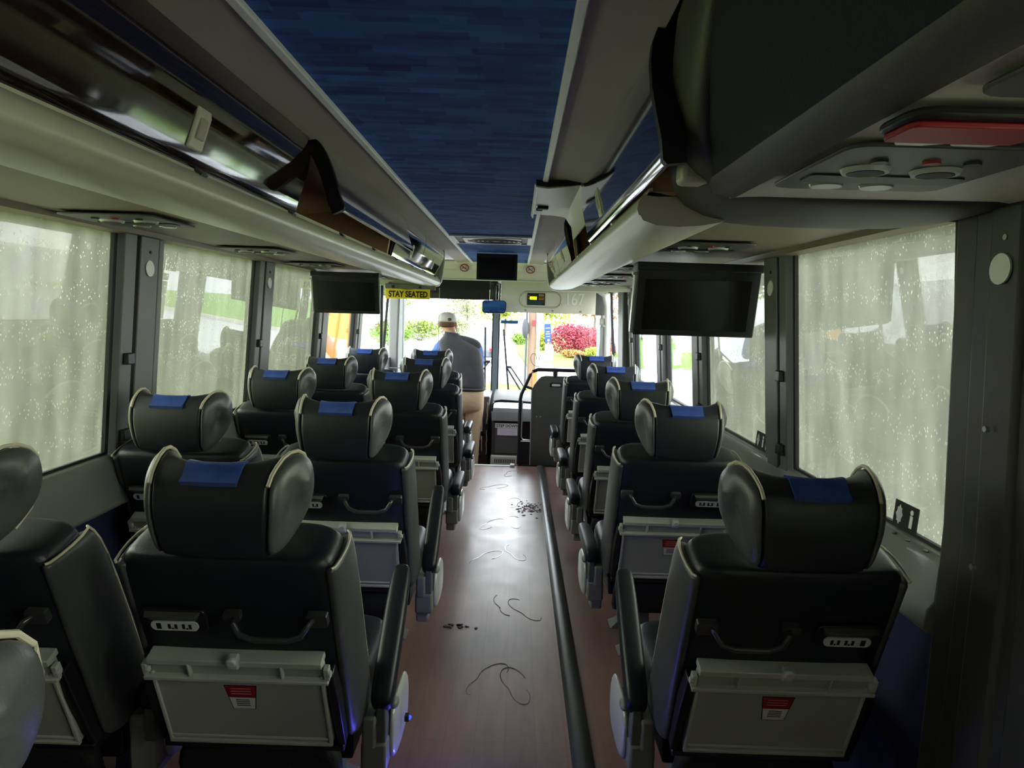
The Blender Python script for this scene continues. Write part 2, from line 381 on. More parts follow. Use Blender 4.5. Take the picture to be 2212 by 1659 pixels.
# right rear wall: ribbed moulded panel with its own reflector disc, runs back past the camera
e = empty('wall_right_rear', (sx(1, 1.19), .2, 0)); struct(e); L = Matrix.Translation(-e.location); b = MB(L)
def rp(th, zt=1.66): return prof(1, [(1.145-th, .0), (1.16-th, .5), (1.165-th, .95), (1.15-th, 1.3), (1.135-th, zt), (1.22, zt), (1.24, 0.)])
b.prism(rp(0), .70, 1.50)
b.prism(prof(1, [(1.145, 0), (1.16, .5), (1.165, .86), (1.24, .86), (1.24, 0)]), -1.6, .70)
b.prism(rp(-.012), 1.50, 1.585)
b.prism(rp(.012, 1.64), 1.335, 1.435)
b.prism(rp(.012, 1.64), .72, 1.30)
b.build('wall_panel', pillar_olive, e, bevel=.012)
MB(L).disc((sx(1, 1.1275), 1.39, 1.512), .030, -.004, axis='x').build('reflector_disc', disc_m, e)
for yy, zz in ((1.385, 1.572), (1.39, 1.20), (1.39, .92)): MB(L).disc((sx(1, 1.132), yy, zz), .006, -.008, axis='x', n=10).build('screw', silver, e)

# ------------------------------------------------------------------ luggage racks
RAIL = [(.468, 1.666), (.459, 1.652), (.456, 1.636), (.460, 1.6235), (.464, 1.622), (.470, 1.612), (.50, 1.602), (.55, 1.600), (.60, 1.604), (.64, 1.612), (.664, 1.622), (.670, 1.632), (.670, 1.652), (.60, 1.658), (.52, 1.668), (.484, 1.674)]
# a door seen in section: hinge at the top, bulging into the aisle, lip at the bottom
DOOR = [(.434, 1.900), (.428, 1.872), (.429, 1.842), (.437, 1.80), (.451, 1.755), (.466, 1.712), (.473, 1.682), (.481, 1.675), (.490, 1.682), (.483, 1.712), (.468, 1.755), (.454, 1.80), (.446, 1.842), (.445, 1.872), (.450, 1.902)]
def rot_prof(p, a, o):
    """swing the section about the hinge o, towards the aisle"""
    ca, sa = math.cos(a), math.sin(a); q = []
    for d, z in p:
        x, y = d-o[0], z-o[1]
        q.append((o[0]+x*ca+y*sa, o[1]-x*sa+y*ca))
    return q
def latch_on(side, yc, parent, L, a=0.0):
    """pale square push latch let into the door"""
    pr = lambda pts: prof(side, rot_prof(pts, a, (.446, 1.9)))
    o = MB(L).prism(pr([(.440, 1.790), (.452, 1.790), (.476, 1.708), (.462, 1.708), (.455, 1.73), (.440, 1.775)]), yc-.032, yc+.032).build('latch_plate', cream2, parent, bevel=.004)
    MB(L).prism(pr([(.441, 1.770), (.452, 1.770), (.462, 1.728), (.4515, 1.728), (.444, 1.752)]), yc-.018, yc+.018).build('latch_button', grey_vinyl, o, bevel=.003)
def door(side, y0, y1, parent, L, m, a=0.0, latch=None, edge=False):
    p = prof(side, rot_prof(DOOR, a, (.446, 1.9)))
    d = MB(L).prism(p, y0, y1).build('bin_door', m, parent, angle=50)
    if edge:
        ex = [(q[0]+(-.006 if i < 8 else .02), q[1]-(.004 if 5 < i < 9 else 0)) for i, q in enumerate(DOOR)]
        MB(L).prism(prof(side, rot_prof(ex, a, (.446, 1.9))), y0-.012, y0+.012).build('door_edge_trim', gasket, d, angle=50)
    if latch is not None: latch_on(side, latch, d, L, a)
    return d
def rack(side, y0, label):
    e = empty('luggage_rack', (sx(side, .8), 3.0, 1.63), label, 'luggage rack'); L = Matrix.Translation(-e.location)
    MB(L).prism(prof(side, RAIL), y0, 5.98).build('front_rail', cream, e, angle=60)
    b = MB(L)
    b.prism(prof(side, [(.476, 1.664), (.480, 1.682), (.487, 1.682), (.490, 1.668)]), y0, 5.96)
    b.build('rail_lip', cream2, e)
    MB(L).prism(prof(side, [(.484, 1.674), (1.14, 1.690), (1.14, 1.68), (.484, 1.664)]), y0, 5.96).build('shelf', tan_inside, e)
    MB(L).prism(prof(side, [(1.13, 1.688), (.98, 1.86), (.70, 1.905), (.452, 1.905), (.452, 1.911), (.71, 1.915), (.99, 1.87), (1.145, 1.69)]), y0, 5.96).build('bin_lining', tan_inside, e, angle=20)
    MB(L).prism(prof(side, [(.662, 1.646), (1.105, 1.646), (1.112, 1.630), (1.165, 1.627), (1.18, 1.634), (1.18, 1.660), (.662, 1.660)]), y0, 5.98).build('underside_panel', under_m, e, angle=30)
    # small clips along the rail
    b = MB(L)
    for i in range(8):
        yy = 1.5+i*.6
        if yy > y0: b.prism(prof(side, [(.462, 1.668), (.476, 1.680), (.482, 1.68), (.470, 1.660)]), yy, yy+.03)
    b.build('rail_clip', white_paint if side > 0 else soffit, e)
    # end ring at the front
    ring = [(.425, 1.925), (.428, 1.80), (.436, 1.70), (.446, 1.64), (.47, 1.605), (.53, 1.588), (.64, 1.592), (1.15, 1.60), (1.19, 1.70), (1.02, 1.93)]
    MB(L).prism(prof(side, ring), 5.98, 6.03).build('end_panel', cream, e, bevel=.006)
    return e, L
rl, Ll = rack(-1, -1.55, 'left-hand overhead luggage rack with dark gloss bin doors, one raised')
door(-1, -1.5, .70, rl, Ll, door_m, latch=-.4)
door(-1, .715, 2.16, rl, Ll, door_m, latch=1.47, edge=False)
door(-1, 2.20, 3.66, rl, Ll, door_blue, a=math.radians(35), latch=None, edge=True)
door(-1, 3.78, 4.80, rl, Ll, door_blue, latch=4.35)
door(-1, 4.815, 5.96, rl, Ll, door_m, latch=5.4)
b = MB(Ll)          # bin partition beside the closed door
b.prism(prof(-1, [(.440, 1.896), (.442, 1.82), (.478, 1.70), (.486, 1.678), (.50, 1.68), (.50, 1.72), (.475, 1.80), (.462, 1.896)]), 2.165, 2.185)
b.build('bin_partition', door_m, rl)
b = MB(Ll)
b.prism(prof(-1, [(.452, 1.9), (.49, 1.68), (1.13, 1.688), (.98, 1.88)]), 3.72, 3.75)
b.build('bin_partition', tan_inside, rl)
rr_, Lr = rack(1, 1.60, 'right-hand overhead luggage rack with glossy bin doors, one bay open')
door(1, 1.30, 2.72, rr_, Lr, door_blue, latch=2.25, a=math.radians(5), edge=True)
door(1, 3.80, 4.85, rr_, Lr, door_m, latch=4.3)
door(1, 4.865, 5.96, rr_, Lr, door_m, latch=5.4)
b = MB(Lr)
outl = [(.452, 1.9), (.468, 1.80), (.49, 1.68), (1.13, 1.688), (.98, 1.88)]
b.prism(prof(1, outl), 3.70, 3.72)
b.build('bin_partition', tan_inside, rr_)
b = MB(Lr)
b.prism(prof(1, [(.462, 1.89), (.478, 1.80), (.494, 1.69), (.515, 1.69), (.498, 1.80), (.482, 1.89)]), 3.66, 3.70)
b.prism(prof(1, [(.54, 1.86), (.55, 1.72), (.60, 1.70), (.95, 1.70), (.95, 1.82), (.70, 1.87)]), 3.685, 3.70)
b.build('partition_opening', gasket, rr_, bevel=.006)

# hanging hatch panel between the right bins and the blue ceiling
e = empty('ceiling_hatch_panel', (.17, 3.35, 1.905), 'cream ceiling flap with black latch hanging ajar over right rack', 'panel'); L = Matrix.Translation(-e.location)
b = MB(L)
def hp(t): return [(.055, 1.905-.018*t), (.10, 1.902-.020*t), (.17, 1.900-.012*t), (.225, 1.892+.0*t), (.262, 1.84), (.270, 1.78), (.276, 1.78), (.270, 1.845), (.235, 1.902), (.17, 1.912-.01*t), (.10, 1.912-.018*t), (.055, 1.913-.016*t)]
rings = []
for i in range(9):
    t = 1-i/8; rings.append([(x, 2.78+.92*i/8, z) for x, z in hp(t*1.3)])
b.loft(rings); b.build('flap', cream2, e, angle=50)
b = MB(L)
b.loft([[(.05, 2.765, z-.006) for x, z in [(0, 1.90)]]*1+[]] if 0 else [[(x, 2.768, z+dz) for x, z in hp(1.0)[:4] for dz in (0,)]+[(x, 2.768, z+.02) for x, z in hp(1.0)[3::-1]], [(x, 2.79, z) for x, z in hp(1.0)[:4]]+[(x, 2.79, z+.02) for x, z in hp(1.0)[3::-1]]])
b.build('flap_seal', gasket, e)
b = MB(L); b.box(.075, .125, 3.32, 3.36, 1.878, 1.892); b.box(.07, .10, 3.36, 3.38, 1.876, 1.888)
b.build('flap_latch', gasket, e, bevel=.003)
MB(L).prism([(.05, 1.897), (.058, 1.884), (.062, 1.884), (.062, 1.905)], 2.80, 3.70).build('flap_edge', white_paint, e)

# closed rear part of the right rack: moulded bulkhead frame, navy bin face, soffit with service panels
e = empty('rear_overhead_locker', (.5, .8, 1.64), 'dark navy overhead locker above right rear seat with olive frame', 'locker'); L = Matrix.Translation(-e.location)
MB(L).prism([(.262, 1.905), (.285, 1.80), (.318, 1.72), (.352, 1.657), (.375, 1.657), (.34, 1.74), (.30, 1.905)], -1.55, 1.36).build('locker_face', navy_panel, e, angle=20)
MB(L).prism([(.350, 1.660), (.362, 1.638), (.402, 1.628), (.410, 1.640), (.370, 1.662)], -1.55, 1.38).build('lower_trim', soffit, e, angle=50)
MB(L).prism([(.40, 1.632), (.96, 1.634), (.98, 1.625), (.98, 1.66), (.40, 1.66)], -1.55, 1.40).build('soffit_panel', cream2, e)
# frame: sweeps forward as it comes down, rounds the corner and runs out to the window
secs = []
path = [(.255, 1.12, 1.915), (.262, 1.18, 1.87), (.275, 1.26, 1.80), (.292, 1.34, 1.735), (.325, 1.42, 1.675), (.40, 1.475, 1.632), (.52, 1.495, 1.622), (.75, 1.49, 1.622), (.90, 1.475, 1.626), (.965, 1.46, 1.65)]
nrm = [(-1, 0), (-1, -.12), (-1, -.25), (-.9, -.45), (-.75, -.7), (-.3, -1), (0, -1), (0, -1), (.2, -1), (.8, -.6)]
rings = []
for (x, y, z), (nx, nz) in zip(path, nrm):
    l = math.hypot(nx, nz); nx, nz = nx/l, nz/l
    fw = .10+.10*max(0, min(1, (1.75-z)/.1))
    sec = [(-.12, -.010), (-.10, .004), (-.03, .012), (.4*fw, .016), (.85*fw, .012), (fw, .0), (fw, -.03), (-.12, -.03)]
    rings.append([(x+nx*h, y+t, z+nz*h) for t, h in sec])
b = MB(L); b.loft(rings); b.build('bulkhead_frame', soffit, e, angle=50, subsurf=1)
b = MB(L)
b.box(.30, .36, 1.37, 1.43, 1.655, 1.70); b.tube([(.318, 1.42, 1.69), (.318, 1.445, 1.69)], .012, 10)
b.build('hinge_bracket', cream, e, bevel=.01)

# service panels: speaker slots, reading lamps and air nozzles
lamp_glass = mat('reading_lamp_lens', (150, 150, 145), .2)
def service_panel(side, yc, d, label, group):
    e = empty('service_panel', (sx(side, d), yc, 1.640), label, 'service panel', group)
    MB().prism(rrect(.135, .15, .03), -.006, 0, axis='z').build('panel_plate', plate_m, e, bevel=.003)
    MB().prism([(x, y+.05) for x, y in rrect(.115, .027, .01)], -.0085, -.004, axis='z').build('speaker_grille', blackp, e)
    for x in (-.055, .045):
        nz = MB().disc((x*side, -.015, -.012), .031, .008, r2=.035).build('air_nozzle', tray_rim, e)
        MB().disc((x*side, -.015, -.0130), .025, .003).build('nozzle_hole', gasket, nz)
    for x in (-.06, .02):
        MB().disc((x*side, .105, -.010), .024, .007, r2=.027).build('reading_lamp', lamp_glass, e)
    for i, x in enumerate((-.065, .005, .06)):
        MB().disc((x*side, -.075, -.010), .011, .005, n=12).build('call_button', red_label if i == 1 else blackp, e)
    return e
GP = 'service panels under the luggage racks'
pp = service_panel(-1, 2.12, .95, 'grey service panel under left rack nearest the camera', GP)
for yc, lb in ((3.15, 'second service panel along the left rack underside'), (4.05, 'third service panel under left rack, in front of left television'), (5.45, 'farthest service panel under the left rack, behind yellow sign')):
    c = copy_tree(pp); c.location.y = yc; c['label'] = lb
pr_ = service_panel(1, 2.42, .815, 'service panel under right rack just behind the right television', GP)
for yc, lb in ((3.62, 'first service panel beyond the right television'), (4.35, 'second service panel beyond the right television'), (5.1, 'third service panel beyond the right television'), (5.7, 'farthest service panel under the right rack')):
    c = copy_tree(pr_); c.location.y = yc; c['label'] = lb
c = copy_tree(pr_); c.location = (.545, 1.06, 1.625); c['label'] = 'grey service panel in front of the red tag, under locker'
c = copy_tree(pr_); c.location = (.56, .56, 1.625); c['label'] = 'grey service panel behind the red tag, nearest the camera'
# red tag in its dark tray between the two rear panels
e = empty('emergency_tag', (.48, .80, 1.624), 'red and white tag on dark tray under right rear locker', 'tag')
MB().prism(rrect(.15, .05, .03), -.012, 0, axis='z', M=Matrix.Translation((.07, 0, 0))).build('tray', blackp, e, bevel=.004)
b = MB(); b.prism(rrect(.075, .035, .012), -.019, -.012, axis='z'); b.prism([(-.06, .034), (.01, .034), (-.02, .05), (-.05, .05)], -.018, -.013, axis='z', mi=1); b.prism([(.018, .034), (.066, .034), (.055, .048), (.012, .048)], -.018, -.013, axis='z', mi=1)
b.build('tag_card', [red_label, white_label], e, bevel=.002)

# ------------------------------------------------------------------ seats. origin on the floor under the back of the headrest, y forward
REC = .40
def yb(z): return .04+(.90-z)*REC
NB = Vector((0, -1, -REC)).normalized(); UB = Vector((0, -REC, 1)).normalized()
def back_frame(z, off=0.0):
    """matrix of the tilted rear face of the back: local x across, y up the face, z out of it"""
    o = Vector((0, yb(z), z))+NB*off
    return Matrix(((1, 0, 0, o.x), (0, UB.y, NB.y, o.y), (0, UB.z, NB.z, o.z), (0, 0, 0, 1)))
HP = [(.040, .898), (.014, .910), (.003, .945), (-.004, .99), (-.004, 1.02), (.002, 1.052), (.016, 1.080), (.036, 1.102), (.062, 1.122), (.092, 1.132), (.124, 1.128), (.152, 1.108), (.172, 1.075), (.180, 1.035), (.174, .995), (.155, .962), (.120, .925), (.080, .902)]
def hr_pt(uu, i, off=0.0):
    """headrest surface: uu across -1..1, i round the D section"""
    y, z = HP[i % len(HP)]
    a = min(1.0, abs(uu)); k_ = a**3.2
    if z > 1.055: z = 1.055+(z-1.055)*(.42+.17*k_)
    if y > .022: y = .022+(y-.022)*(.24+.76*k_)
    hw = .112 + .024*max(0, min(1, y/.15))
    hw *= 1-.10*max(0, (.98-z)/.07)
    bulge = .006*(1-a*a) if y < .05 else 0
    return (uu*hw, y-bulge, z)
def make_seat(s, label, cat, group):
    """s = +1: aisle arm on the right of the seat, -1: mirrored"""
    e = empty('coach_seat', (0, 0, 0), label, cat, group)
    def X(pts): return [(p[0]*s,)+tuple(p[1:]) for p in pts]
    S = Matrix.Scale(s, 4, (1, 0, 0))
    # back
    rings = []
    for z, w_, dp in ((.28, .185, .10), (.40, .205, .15), (.52, .218, .18), (.66, .224, .185), (.78, .226, .175), (.85, .224, .165), (.878, .218, .15), (.890, .20, .13), (.893, .15, .10)):
        ring = []
        for x, y in sup(w_, dp/2, 5.5, 28):
            v_ = (y+dp/2)/dp
            c_ = yb(z)+.175/2*(1 if z < .87 else 1)
            ring.append((x, yb(z)+dp/2+y+(.0 if z < .86 else (.165-dp)/2), z+.040*v_*(max(0, (z-.7)/.2))))
        rings.append(ring)
    bk = MB(S).loft(rings).build('backrest', leather, e, subsurf=1, angle=180)
    # side bolsters with cream piping
    for q in (1, -1):
        rings = []; edge = []
        zs = (.36, .42, .50, .58, .66, .74, .80, .838, .858, .866)
        for i, z in enumerate(zs):
            t_ = i/(len(zs)-1)
            y0_, y1_ = yb(z)+.012, yb(z)+.205-.05*t_**3+.03*(1-t_)
            ring = []
            for u_, o_ in ((0, 0), (.05, .010), (.25, .018), (.5, .022), (.75, .020), (.95, .011), (1, 0)):
                ring.append((q*(.219+o_*(.8 if t_ < .9 else .6)-.02*(.5-min(z, .5))), y0_+(y1_-y0_)*u_, z+.036*u_*(max(0, t_-.3)/.7)))
            for u_ in (1, .5, 0): ring.append((q*.20, y0_+(y1_-y0_)*u_, z+.034*u_*(max(0, t_-.3)/.7)))
            rings.append(ring)
            edge.append((q*.221, y1_, z+.036*(max(0, t_-.3)/.7)))
        bo = MB(S).loft(rings).build('side_bolster', leather_grey, e, subsurf=1, angle=60)
        top = [(p[0]+q*.001, p[1], p[2]+.003) for p in rings[-1][:7]]
        MB(S).tube(top+edge[::-1][1:-2], .0030, 6).build('piping', piping, bo)
    # headrest: pillow, two wings, piping, blue strap over the top
    n_ = len(HP); us = (-1, -.96, -.88, -.78, -.66, -.5, -.25, 0, .25, .5, .66, .78, .88, .96, 1)
    hd = MB(S).loft([[hr_pt(a, i) for i in range(n_)] for a in us], cap=True).build('headrest', hr_leather, e, subsurf=1, angle=180)
    for q in (1, -1):
        cen = Vector((0, .085, 1.03)); rings = []
        for sc, ou in ((1.0, 0), (.985, .010), (.9, .020), (.7, .028), (.4, .032), (.12, .033)):
            rings.append([(hr_pt(q, i)[0]+q*(ou-.002), cen.y+(hr_pt(q, i)[1]-cen.y)*sc, cen.z+(hr_pt(q, i)[2]-cen.z)*sc) for i in range(n_)])
        wg = MB(S).loft(rings).build('headrest_wing', wing_leather, hd, subsurf=1, angle=180)
        pth = [(hr_pt(q, i)[0]+q*.002, cen.y+(hr_pt(q, i)[1]-cen.y)*1.025, cen.z+(hr_pt(q, i)[2]-cen.z)*1.025) for i in range(5, 17)]
        MB(S).tube(pth, .0040, 8).build('wing_piping', piping, hd)
    rows = []
    for a in (-.48, -.44, -.22, 0, .22, .44, .48):
        row = []
        for i in range(5, 13):
            p = hr_pt(a, i); dn = Vector((0, p[1]-.08, p[2]-1.0)).normalized()*.0045
            if i == 5: p = (p[0], p[1]-.001, p[2]+.006)
            row.append((p[0], p[1]+dn.y, p[2]+dn.z))
        for i in range(12, 4, -1):
            p = hr_pt(a, i); dn = Vector((0, p[1]-.08, p[2]-1.0)).normalized()*-.003
            row.append((p[0], p[1]+dn.y, p[2]+dn.z))
        rows.append(row)
    MB(S).loft(rows).build('headrest_strap', suede, hd, angle=60)
    # rear face: handle, socket, tray
    M = back_frame(.758, .004)
    b = MB(S @ M)
    b.tube([(.012, .0, .006), (.018, 0, .030), (.032, -.020, .040), (.060, -.030, .042), (.13, -.030, .042), (.158, -.020, .040), (.172, 0, .030), (.178, 0, .006)], .0062, 8)
    b.prism([(x+.008, y) for x, y in rrect(.018, .010, .005)], -.002, .014, axis='z'); b.prism([(x+.186, y-.004) for x, y in rrect(.022, .016, .005)], -.002, .014, axis='z')
    b.build('grab_handle', handle_m, e, angle=50)
    M = back_frame(.738, .004)
    b = MB(S @ M)
    b.prism([(x-.118, y) for x, y in rrect(.068, .030, .012)], -.004, .006, axis='z')
    ob = b.build('power_outlet', satin_black, e, bevel=.002); b = MB(S @ M)
    b.loft([[(-.178, .026, .004), (-.058, .026, .004), (-.068, .004, .004), (-.168, .004, .004)], [(-.172, .024, .022), (-.064, .024, .022), (-.072, .006, .012), (-.164, .006, .012)]])
    b.build('outlet_hood', hood_grey, ob, bevel=.002)
    b = MB(S @ M)
    b.prism([(x-.118, y-.012) for x, y in rrect(.050, .0125, .011)], .005, .0095, axis='z')
    b.box(-.156, -.146, -.020, -.004, .009, .0102, 1)
    for cx_ in (-.122, -.092):
        for dx_ in (-.007, .007): b.box(cx_+dx_-.003, cx_+dx_+.003, -.019, -.006, .009, .0102, 1)
        b.box(cx_-.002, cx_+.002, -.020, -.016, .009, .0102, 1)
    b.build('socket_plate', [socket_white, gasket], ob, angle=30)
    M = back_frame(.40, .0)
    T = S @ M; hT = .262
    b = MB(T)
    b.prism([(x, y+hT/2) for x, y in rrect(.188, hT/2, .010)], .004, .026, axis='z')
    tr = b.build('tray_table', tray_grey, e, bevel=.003)
    b = MB(T)       # raised rim and bottom double edge
    for x in (-.188, .180): b.box(x, x+.008, .006, hT-.03, .022, .031)
    b.box(-.188, .188, .002, .012, .022, .032); b.box(-.182, .182, .020, .026, .022, .030)
    b.build('tray_rim', tray_rim, tr, bevel=.002)
    b = MB(T)       # hinge flange along the top with end knobs
    b.box(-.188, .188, hT-.004, hT+.012, -.004, .034); b.box(-.200, .200, hT-.046, hT-.036, .022, .040)
    for x in (-.10, .10): b.box(x-.003, x+.003, hT-.036, hT, .024, .036)
    for x in (-.196, .196): b.disc((x, hT-.022, .028), .008, .010, axis='x', n=12); b.box(x-.006, x+.006, hT-.04, hT-.005, .016, .034)
    b.build('tray_hinge', tray_rim, tr, bevel=.002)
    b = MB(T); b.box(-.012, .012, hT-.006, hT+.026, .02, .04); b.disc((0, hT+.018, .034), .012, .012, axis='z', n=14)
    b.build('tray_latch', cover_white, tr, bevel=.004)
    b = MB(T); yc = .155
    def trap(y0_, y1_, g=0): return [(-(.034-.010*(1-(y1_-.12)/.07))-g, y1_), ((.034-.010*(1-(y1_-.12)/.07))+g, y1_), ((.034-.010*(1-(y0_-.12)/.07))+g, y0_), (-(.034-.010*(1-(y0_-.12)/.07))-g, y0_)]
    b.prism(trap(.117, .193, .002), .0255, .0266, axis='z', mi=2)
    b.prism(trap(.155, .191), .026, .0272, axis='z', mi=0); b.prism(trap(.119, .155), .026, .0272, axis='z', mi=1)
    for i in range(3): b.box(-.022, .022, .182-i*.008, .184-i*.008, .027, .0275, 3)
    for i in range(4): b.box(-.015, .015, .146-i*.006, .149-i*.006, .027, .0275, 4)
    b.build('warning_sticker', [red_label, white_label, gasket, mat('pink_print', (214, 140, 140), .6), grey_print], tr, smooth=False)
    # side rails of the tray and lower pocket
    b = MB(T)
    for q in (-1, 1): b.loft([[(q*.196, -.01, -.01), (q*.214, -.01, -.01), (q*.214, -.01, .018), (q*.196, -.01, .018)], [(q*.194, hT*.6, -.01), (q*.214, hT*.6, -.01), (q*.214, hT*.6, .030), (q*.194, hT*.6, .030)], [(q*.194, hT-.03, -.01), (q*.206, hT-.03, -.01), (q*.206, hT-.03, .024), (q*.194, hT-.03, .024)]])
    b.box(-.21, .21, -.028, -.012, -.01, .022)
    b.build('tray_surround', satin_black, e, bevel=.003)
    rings = [[(x, yb(z)+.02+y*.6-(.03 if .24 < z < .34 else 0), z) for x, y in sup(.195, .05, 6, 20)] for z in (.20, .25, .31, .375)]
    MB(S).loft(rings).build('seat_pocket', pocket_net, e, subsurf=1, angle=180)
    # cushion
    rings = [[(x, .56+y, z) for x, y in sup(w_, d_, 5, 24)] for z, w_, d_ in ((.33, .20, .22), (.345, .228, .235), (.40, .235, .24), (.445, .232, .238), (.465, .215, .225), (.47, .15, .16))]
    cu = MB(S).loft(rings).build('seat_cushion', leather, e, subsurf=1, angle=180)
    rings = [[(x, .56+y, z) for x, y in sup(w_, d_, 5, 20)] for z, w_, d_ in ((.455, .16, .20), (.475, .155, .195), (.482, .12, .15))]
    MB(S).loft(rings).build('cushion_insert', suede, cu, subsurf=1, angle=180)
    # frame, legs, aisle console, armrest
    b = MB(S); b.box(-.20, .20, .36, .74, .26, .335); b.build('seat_frame', satin_black, e, bevel=.006)
    for y in (.40, .66):
        b = MB(S); b.loft([[(.03, y-.03, .262), (.10, y-.03, .262), (.10, y+.03, .262), (.03, y+.03, .262)], [(.02, y-.03, .03), (.11, y-.03, .03), (.11, y+.03, .03), (.02, y+.03, .03)], [(-.02, y-.05, .0), (.15, y-.05, .0), (.15, y+.05, .0), (-.02, y+.05, .0)]])
        b.build('leg', frame_grey, e, bevel=.004)
    b = MB(S); b.box(.225, .262, .34, .66, .30, .385); b.box(.222, .288, .345, .64, .235, .315); b.box(.225, .272, .36, .60, .195, .245)
    b.build('side_console', console_grey, e, bevel=.008)
    rings = [[(x_, .51+y, .300+z+.25*y*y) for y, z in sup(ry, rz, 3.4, 24)] for x_, ry, rz in ((.280, .13, .086), (.296, .125, .081), (.304, .105, .064), (.307, .06, .04))]
    MB(S).loft(rings).build('console_cover', cover_white, e, subsurf=1, angle=180)
    MB(S).ell((.298, .40, .395), .012, .025, .014).build('recline_button', console_grey, e)
    return e
ARM_PIV = Vector((.272, .37, .425))
def make_arm(seat, s, ang):
    """armrest pad on its bracket, swung up by ang about the pivot"""
    S = Matrix.Scale(s, 4, (1, 0, 0)); R = Matrix.Translation(ARM_PIV) @ Matrix.Rotation(ang, 4, 'X')
    rings = []
    for y, w_, h_, dz in ((-.028, .018, .016, -.006), (-.02, .027, .026, -.004), (.0, .030, .031, 0), (.12, .031, .030, .004), (.26, .030, .027, .006), (.345, .028, .023, .006), (.372, .022, .017, .006), (.38, .012, .009, .006)):
        rings.append([(x, y, dz+z) for x, z in sup(w_, h_, 3.2, 18)])
    a = MB(S @ R).loft(rings).build('armrest', leather, seat, subsurf=1, angle=180)
    b = MB(S); b.loft([[(.258, .355, .27), (.284, .355, .27), (.284, .395, .27), (.258, .395, .27)], [(.256, .345, .36), (.286, .345, .36), (.286, .395, .36), (.256, .395, .36)], [(.262, .355, .425), (.282, .355, .425), (.282, .385, .425), (.262, .385, .425)]])
    b.build('armrest_bracket', frame_grey, a, bevel=.004)
    return a
GS = 'black leather coach seats'
seatL = make_seat(1, 'x', 'seat', GS); seatR = make_seat(-1, 'x', 'seat', GS)
for st_, s_ in ((seatL, 1), (seatR, -1)): make_arm(st_, s_, 0)
seatLu = None
def arm_up(o, s_):
    """replace the folded-down arm by one swung up"""
    for c in list(o.children):
        if c.name.startswith('armrest') :
            for g in list(c.children): bpy.data.objects.remove(g)
            bpy.data.objects.remove(c)
    make_arm(o, s_, math.radians(37))
XA, XW, XR = -.585, -1.155, .605
seats = [
 (seatL, XA-.012, .48, 'seat at lower left corner, only its headrest wing in view', 0),
 (seatL, XA, 1.335, 'nearest full seat left of the aisle, blue-topped headrest, armrest raised', 1),
 (seatL, XA, 2.285, 'second seat left of the aisle, armrest raised beside its grey tray', 1),
 (seatL, XA, 3.45, 'third aisle seat on the left, lower armrest level', 0),
 (seatL, XA, 4.45, 'fourth aisle seat on the left, in front of the standing man', 0),
 (seatL, -.665, 5.45, 'foremost aisle seat on the left, just behind the standing man', 0),
 (seatL, XW, 1.31, 'left window seat cut by the photo edge, dark rounded headrest', 0),
 (seatL, XW, 2.32, 'left window seat beside first pillar, nearest with blue strap', 0),
 (seatL, XW, 3.37, 'second left window seat with blue strap, ahead of first pillar', 0),
 (seatL, XW, 4.29, 'third left window seat with blue strap, below left television', 0),
 (seatL, -1.165, 5.40, 'foremost left window seat, under the television lower right corner', 0),
 (seatR, XR, 1.36, 'nearest seat right of the aisle, armrest raised, grey tray with red sticker', 1),
 (seatR, XR, 2.46, 'second seat right of the aisle, headrest against the right window', 0),
 (seatR, XR, 3.34, 'third seat right of the aisle, below the right television', 0),
 (seatR, XR, 4.29, 'fourth seat right of the aisle, ahead of television', 0),
 (seatR, XR, 5.36, 'foremost seat on the right, beside the grey partition', 0),
]
first = {seatL.name: True, seatR.name: True}
protoL, protoR = seatL, seatR
for i, (p_, x, y, lb, up) in enumerate(seats):
    o = copy_tree(p_); o.location = (x, y, 0); o['label'] = lb
    if up: arm_up(o, 1 if p_ is seatL else -1)
    if 'foremost left window' in lb:          # this one stands tight against its neighbour and has no arm between
        for c in list(o.children):
            if c.name.split('.')[0] in ('armrest', 'side_console', 'console_cover', 'recline_button'):
                for g in list(c.children): bpy.data.objects.remove(g)
                bpy.data.objects.remove(c)
for p_ in (protoL, protoR):
    for c in list(p_.children_recursive): bpy.data.objects.remove(c)
    bpy.data.objects.remove(p_)

# ------------------------------------------------------------------ televisions
def television(loc, w_, h_, tilt, label, bracket=True):
    e = empty('television', loc, label, 'television')
    R = Matrix.Rotation(tilt, 4, 'X')
    ca = MB(R); ca.prism([(x, z-h_/2) for x, z in rrect(w_/2, h_/2, .006)], -.018, .022)
    hs = ca.build('housing', tvblack, e, bevel=.004)
    bz = w_*.07; top = h_*.15
    MB(R).box(-w_/2+bz, w_/2-bz, -.0205, -.017, -h_+bz*.75, -top).build('tv_screen', screen, hs, smooth=False)
    if bracket:
        b = MB(); b.box(-w_/2-.005, w_/2+.005, -.03, .07, -.010, .022)
        b.build('hinge_mount', tvblack, e, bevel=.004)
        b = MB(R); b.box(-w_/2-.012, -w_/2+.001, -.012, .02, -h_*.98, -.02)
        b.build('side_trim', silver, e, bevel=.003)
        b = MB(); b.box(-w_/2-.018, -w_/2-.002, -.01, .02, -.03, -.018); b.build('hinge_pin', chrome, e)
    return e
television((.715, 2.86, 1.594), .49, .272, math.radians(14), 'large black television hanging from the right rack underside')
television((-1.115, 4.60, 1.605), .43, .245, math.radians(14), 'black television hanging before a left side window')
television((-.195, 6.25, 1.905), .355, .225, math.radians(6), 'small black television hanging from the blue ceiling by the windscreen', bracket=False)

